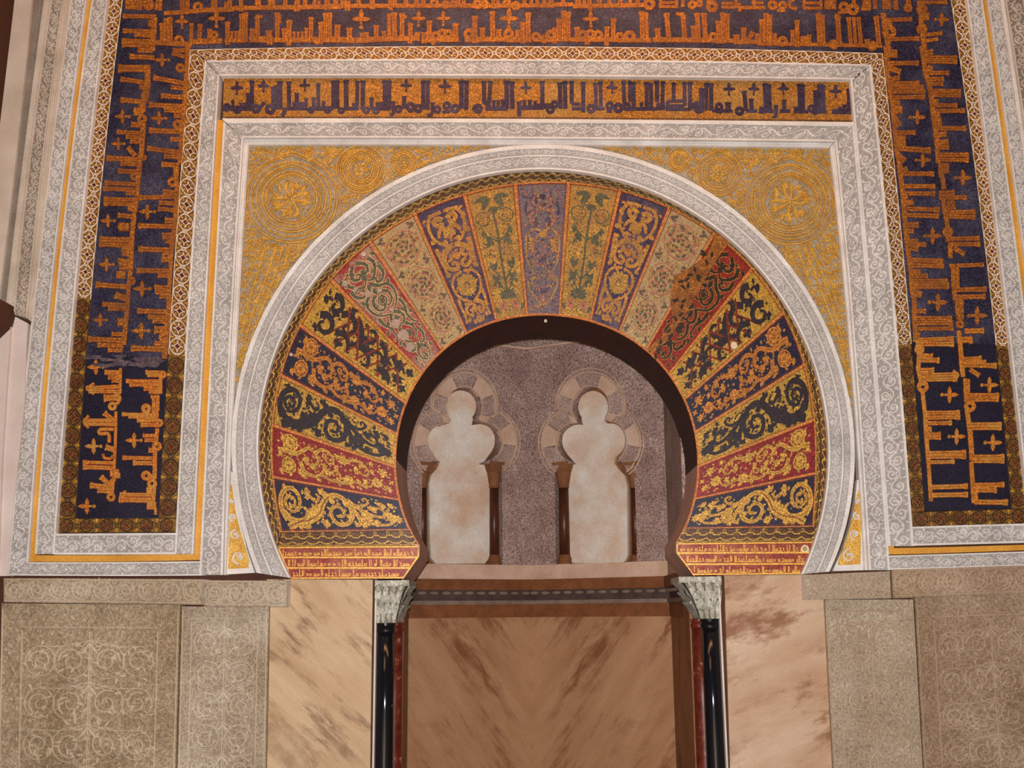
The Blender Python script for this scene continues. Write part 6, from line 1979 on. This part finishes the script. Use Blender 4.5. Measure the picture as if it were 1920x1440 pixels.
def trefoil(side):
    L = side == 'left'
    S = PL if L else PR
    F = FL if L else FR
    # front edge of the arch (survey), counter-clockwise from the left impost
    if L:
        front = [(825, 866)] + arc_pts(836, 829, 36, 36, 235, 82, 14) + arc_pts(870, 762, 34, 37, 222, -42, 22)[1:] + arc_pts(907, 828, 35, 36, 98, -55, 14)[1:] + [(906, 868)]
        head, lobes = (870, 762), ((836, 829), (907, 828))
        face_px = [(740, 700), (740, 1062), (990, 1060), (990, 657)]
        open_l, open_r, zb = 791, 942, 1059
    else:
        front = [(1072, 868)] + arc_pts(1077, 829, 35, 36, 238, 80, 14) + arc_pts(1108, 762, 36, 38, 220, -40, 22)[1:] + arc_pts(1145, 828, 31, 37, 100, -58, 14)[1:] + [(1156, 866)]
        head, lobes = (1108, 762), ((1077, 829), (1145, 828))
        open_l, open_r, zb = 1041, 1192, 1057
    # carved wall with the opening cut out
    u = lambda p: float((S.at([p])[0] - F.o) @ F.d)
    zz = lambda p: float(S.at([p])[0][2])
    f2 = [(u(p), zz(p)) for p in front]
    ul, ur = u((open_l, 960)), u((open_r, 960))
    zi = zz((870 if L else 1110, 862))
    zi2 = (f2[0][1] + f2[-1][1]) / 2
    jl = [(ul, Z['band_t']), (ul, zi2), f2[0]]
    jr = [f2[-1], (ur, zi2), (ur, Z['band_t'])]
    hole = jl + f2[1:-1] + jr
    sgn = 1 if hole[-1][0] > hole[0][0] else -1
    ua, ub = (0.0, WF)
    # left part u order: on the left face u runs leftwards
    first, last = (ub, ua) if sgn < 0 else (ua, ub)
    ring = [(first, Z['band_t']), (first, ZT), (last, ZT), (last, Z['band_t'])] + hole[::-1]
    ba = thing('blind_arch', '%s trefoil blind arch with pale plaster infill in the niche' % side, 'blind arch', F.p((ul + ur) / 2, Z['band_t'], 0.0))
    def extr(pts, f, b, mat, name, parent, lab=None, kind=None, **k):
        mb = MB()
        n = len(pts)
        v = [F.p(a, b_, f) for a, b_ in pts] + [F.p(a, b_, b) for a, b_ in pts]
        mb.add(v, [tuple(range(n)), tuple(range(n, 2 * n))[::-1]] + [(i, n + i, n + (i + 1) % n, (i + 1) % n) for i in range(n)])
        return mb.build(name, M[mat], parent, lab, **k)
    wl = extr(ring, 0.0, -0.11, 'niche_stone', 'carved_wall', None, label=None) if False else None
    mbw = MB()
    n = len(ring)
    v = [F.p(a, b_, 0.0) for a, b_ in ring] + [F.p(a, b_, -0.14) for a, b_ in ring]
    mbw.add(v, [tuple(range(n)), tuple(range(n, 2 * n))[::-1]] + [(i, n + i, n + (i + 1) % n, (i + 1) % n) for i in range(n)])
    cw = mbw.build('carved_wall', M['niche_stone'], None, 'speckled mauve carved stucco wall around the %s trefoil arch of the niche' % side, 'carved wall')
    # recess back
    mb = MB()
    F.slab(mb, min(ul, ur) - 0.06, max(ul, ur) + 0.06, Z['band_t'], f2[len(f2) // 2][1] + 0.12, -0.14, -0.2)
    mb.build('recess_back', M['brown_stone'], ba)
    # pale plaster infill, outline surveyed
    if L:
        infill = [(817, 1057), (808, 1046), (806, 1010), (805, 905), (809, 890), (820, 878), (824, 868), (815, 856)] + arc_pts(835, 827, 33, 33, 225, 88, 10) + [(843, 792), (845, 786)] + arc_pts(864, 762, 29, 30, 215, -42, 18) + [(887, 786), (884, 797)] + \
            arc_pts(902, 826, 26, 31, 95, -40, 10) + [(913, 858), (907, 868), (910, 878), (916, 888), (920, 905), (920, 1010), (918, 1045), (909, 1057)]
    else:
        infill = [(1072, 1056), (1065, 1045), (1063, 1010), (1061, 905), (1066, 888), (1074, 876), (1076, 866), (1064, 852)] + arc_pts(1080, 826, 26, 31, 210, 85, 10) + [(1093, 797), (1090, 786)] + arc_pts(1112, 763, 28, 30, 222, -38, 18) + [(1133, 790), (1140, 794)] + \
            arc_pts(1147, 826, 25, 32, 95, -40, 10) + [(1153, 858), (1152, 868), (1160, 880), (1172, 892), (1176, 910), (1177, 1040), (1172, 1052), (1164, 1056)]
    mb = MB()
    SI = Lifted(S.p0 - S.n * 0.10, S.n)
    prism(mb, infill, SI, -0.04, 0.0)
    mb.build('plaster_infill', M['plaster'], ba, 'pale plaster infill')
    # voussoirs round the trefoil, plain and carved in turn
    segs = []
    ctr = np.array([(head[0] + (lobes[0][0] + lobes[1][0]) / 2) / 2, 812.0])
    fr_ = np.array(front[1:-1], float)
    seg_n = 13
    per = np.concatenate([[0], np.cumsum(np.linalg.norm(np.diff(fr_, axis=0), axis=1))])
    # outer trefoil line
    out = []
    for p in fr_:
        c = min((head,) + lobes, key=lambda q: abs(math.hypot(p[0] - q[0], p[1] - q[1]) - 36))
        dv = np.array([p[0] - c[0], p[1] - c[1]])
        out.append(p + dv / np.linalg.norm(dv) * 27)
    out = np.array(out)
    k_ = np.ones(5) / 5
    for c in (0, 1):
        out[2:-2, c] = np.convolve(out[:, c], k_, 'valid')
    def at_per(arr, s_):
        return np.array([np.interp(s_, per, arr[:, 0]), np.interp(s_, per, arr[:, 1])])
    for k in range(seg_n):
        s0, s1 = per[-1] * (k + 0.04) / seg_n, per[-1] * (k + 0.96) / seg_n
        ss = np.linspace(s0, s1, 5)
        poly = [at_per(fr_, x) for x in ss] + [at_per(out, x) for x in ss[::-1]]
        mb = MB()
        plain = k % 2 == 1
        prism(mb, poly, S, -0.05, 0.012 if plain else 0.005)
        if not plain:
            d = Draw(Flat(Lifted(S.p0 + S.n * 0.005, S.n)), mb, 'round', 0.008)
            rd = random.Random(k)
            c = np.mean(poly, axis=0)
            for q in range(7):
                d.leaf(c + np.array([rd.uniform(-9, 9), rd.uniform(-8, 8)]), rd.uniform(0, 6.28), 9, 1.3, rd.uniform(-1, 1), 0, n=4)
        mb.build('arch_voussoir', M['niche_plain' if plain else 'niche_relief'], ba, 'plain pale wedge' if plain else 'speckled carved wedge')
    d = Draw(Flat(S), None, 'round', 0.016)
    d.stroke(out + (out - ctr) * 0.02, 1.6, 0)
    d.stroke(out + (out - ctr) * 0.085, 1.1, 0)
    d.stroke(fr_, 1.0, 0)
    d.mb.build('trefoil_moulding', M['niche_plain'], ba)
    # speckled carving over the wall
    d = Draw(Flat(S), None, 'round', 0.009)
    rd = random.Random(121 if L else 122)
    xr = (752, 990) if L else (992, 1262)
    cnt = 0
    while cnt < 900:
        x, y = rd.uniform(*xr), rd.uniform(662, 1056)
        if y > 862 and open_l - 3 < x < open_r + 3:
            continue
        if y <= 868 and (math.hypot(x - head[0], y - head[1]) < 72 or any(math.hypot(x - q[0], y - q[1]) < 70 for q in lobes)):
            continue
        d.leaf((x, y), rd.uniform(0, 6.28), rd.uniform(4, 8), rd.uniform(0.9, 1.5), rd.uniform(-1.6, 1.6), 0, n=4)
        cnt += 1
    for x in ((956, 972) if L else (1016, 1030, 1206, 1216, 1232)):
        d.stroke([(x, 700), (x + 1, 862)], 0.9, 0)
    x0p, x1p = ((944, 988) if L else (994, 1037))
    d.stroke([(x0p + 2, 884), (x1p, 886)], 1.0, 0)
    d.stroke([(x0p + 3, 888), (x0p + 5, 1056)], 1.0, 0)
    if not L:
        d.stroke([(1197, 872), (1252, 868)], 1.0, 0)
        d.stroke([(1198, 872), (1202, 1054)], 1.0, 0)
    d.mb.build('carving', M['niche_relief'], cw)
    # imposts and colonnettes
    for j, (px0, px1) in enumerate(((open_l, open_l + 14), (open_r - 20, open_r)) if L else ((open_l, open_l + 22), (open_r - 14, open_r))):
        xm = (px0 + px1) / 2
        um = u((xm, 960))
        wpx = abs(u((px1, 960)) - u((px0, 960)))
        r = max(wpx * 0.5, 0.045)
        c = F.p(um, 0, -0.055)
        zt, zc0, zc1 = zz((xm, 866)), zz((xm, 884)), zz((xm, 914))
        where = ('left side of the left', 'right side of the left', 'left side of the right', 'right side of the right')[(0 if L else 2) + j]
        t = thing('colonnette', 'dark marble colonnette at the %s trefoil blind arch' % where, 'colonnette', (c[0], c[1], Z['band_t']))
        zb0 = zz((xm, 1040))
        mb = MB()
        mb.lathe((c[0], c[1], 0), [(r * 0.8, zb0), (r * 0.78, (zb0 + zc1) / 2), (r * 0.74, zc1)], 24)
        mb.build('shaft', M['dark_shaft'], t, smooth=True)
        mb = MB()
        mb.lathe((c[0], c[1], 0), [(r * 0.78, zc1), (r * 0.9, zc1 + 0.012), (r * 0.8, zc1 + 0.02), (r * 0.95, zc1 + 0.06), (r * 1.12, zc0 - 0.02), (r * 1.15, zc0)], 20)
        mb.build('capital', M['brown_stone'], t, 'brown bell capital')
        mb = MB()
        mb.lathe((c[0], c[1], 0), [(r * 1.15, Z['band_t']), (r * 1.15, Z['band_t'] + 0.015), (r * 0.95, Z['band_t'] + 0.03), (r * 1.05, Z['band_t'] + 0.045), (r * 0.8, zb0)], 20)
        mb.build('base', M['brown_stone'], t, 'brown moulded base')
        mb = MB()
        e0, e1 = um - r * 1.35, um + r * 1.35
        rows = []
        for z_, g, o in ((zc0, 0.85, -0.012), (zc0 + (zt - zc0) * 0.5, 1.05, 0.0), (zt, 1.25, 0.016)):
            a, b = um - r * 1.15 * g, um + r * 1.15 * g
            rows.append([F.p(a, z_, o), F.p(b, z_, o), F.p(b, z_, -0.11), F.p(a, z_, -0.11)])
        mb.loft(rows, True)
        mb.build('impost', M['brown_stone'], t, 'brown flared impost')
trefoil('left')
trefoil('right')
for F, w, nm in FACES[2:]:
    mb = MB()
    F.slab(mb, 0, w, Z['band_t'], ZT, 0.0, -0.1)
    mb.build('carved_wall', M['niche_stone'], None, 'speckled mauve carved side wall of the niche, %s' % nm, 'carved wall')
# moulding and shell vault over the niche
mb = MB()
for F, w, nm in FACES:
    F.slab(mb, 0, w, ZT, ZT + 0.018, 0.03, -0.1, 0)
    F.slab(mb, 0, w, ZT + 0.018, ZT + 0.30, 0.006, -0.1, 1)  # upright band added before the unlit vault so it catches the flash
mb.build('niche_moulding', [M['niche_plain'], M['niche_stone']], None, 'thin mauve moulding and added light-catching band at the head of the niche walls', 'moulding')
mb = MB()
zv = ZT + 0.30
base_ring = []
corner = [SDL.p(SDW, 0), SDL.p(0, 0), FL.p(0, 0), SDR.p(0, 0), SDR.p(SDW, 0)]
for i in range(len(corner) - 1):
    for k in range(8):
        t_ = k / 8
        base_ring.append(corner[i] * (1 - t_) + corner[i + 1] * t_)
base_ring.append(corner[-1])
apex = np.array([NX, 0.75, 0])
rows = []
for a in np.linspace(0, math.pi / 2, 9):
    rr = []
    for i, p in enumerate(base_ring):
        f = math.cos(a) * (1 + 0.03 * math.cos(i * math.pi / 2))
        q = apex + (p - apex) * f
        rr.append((q[0], q[1], zv + 0.95 * math.sin(a)))
    rows.append(rr)
mb.loft(rows, False, caps=False)
mb.build('ceiling', M['niche_stone'], None, kind='structure')
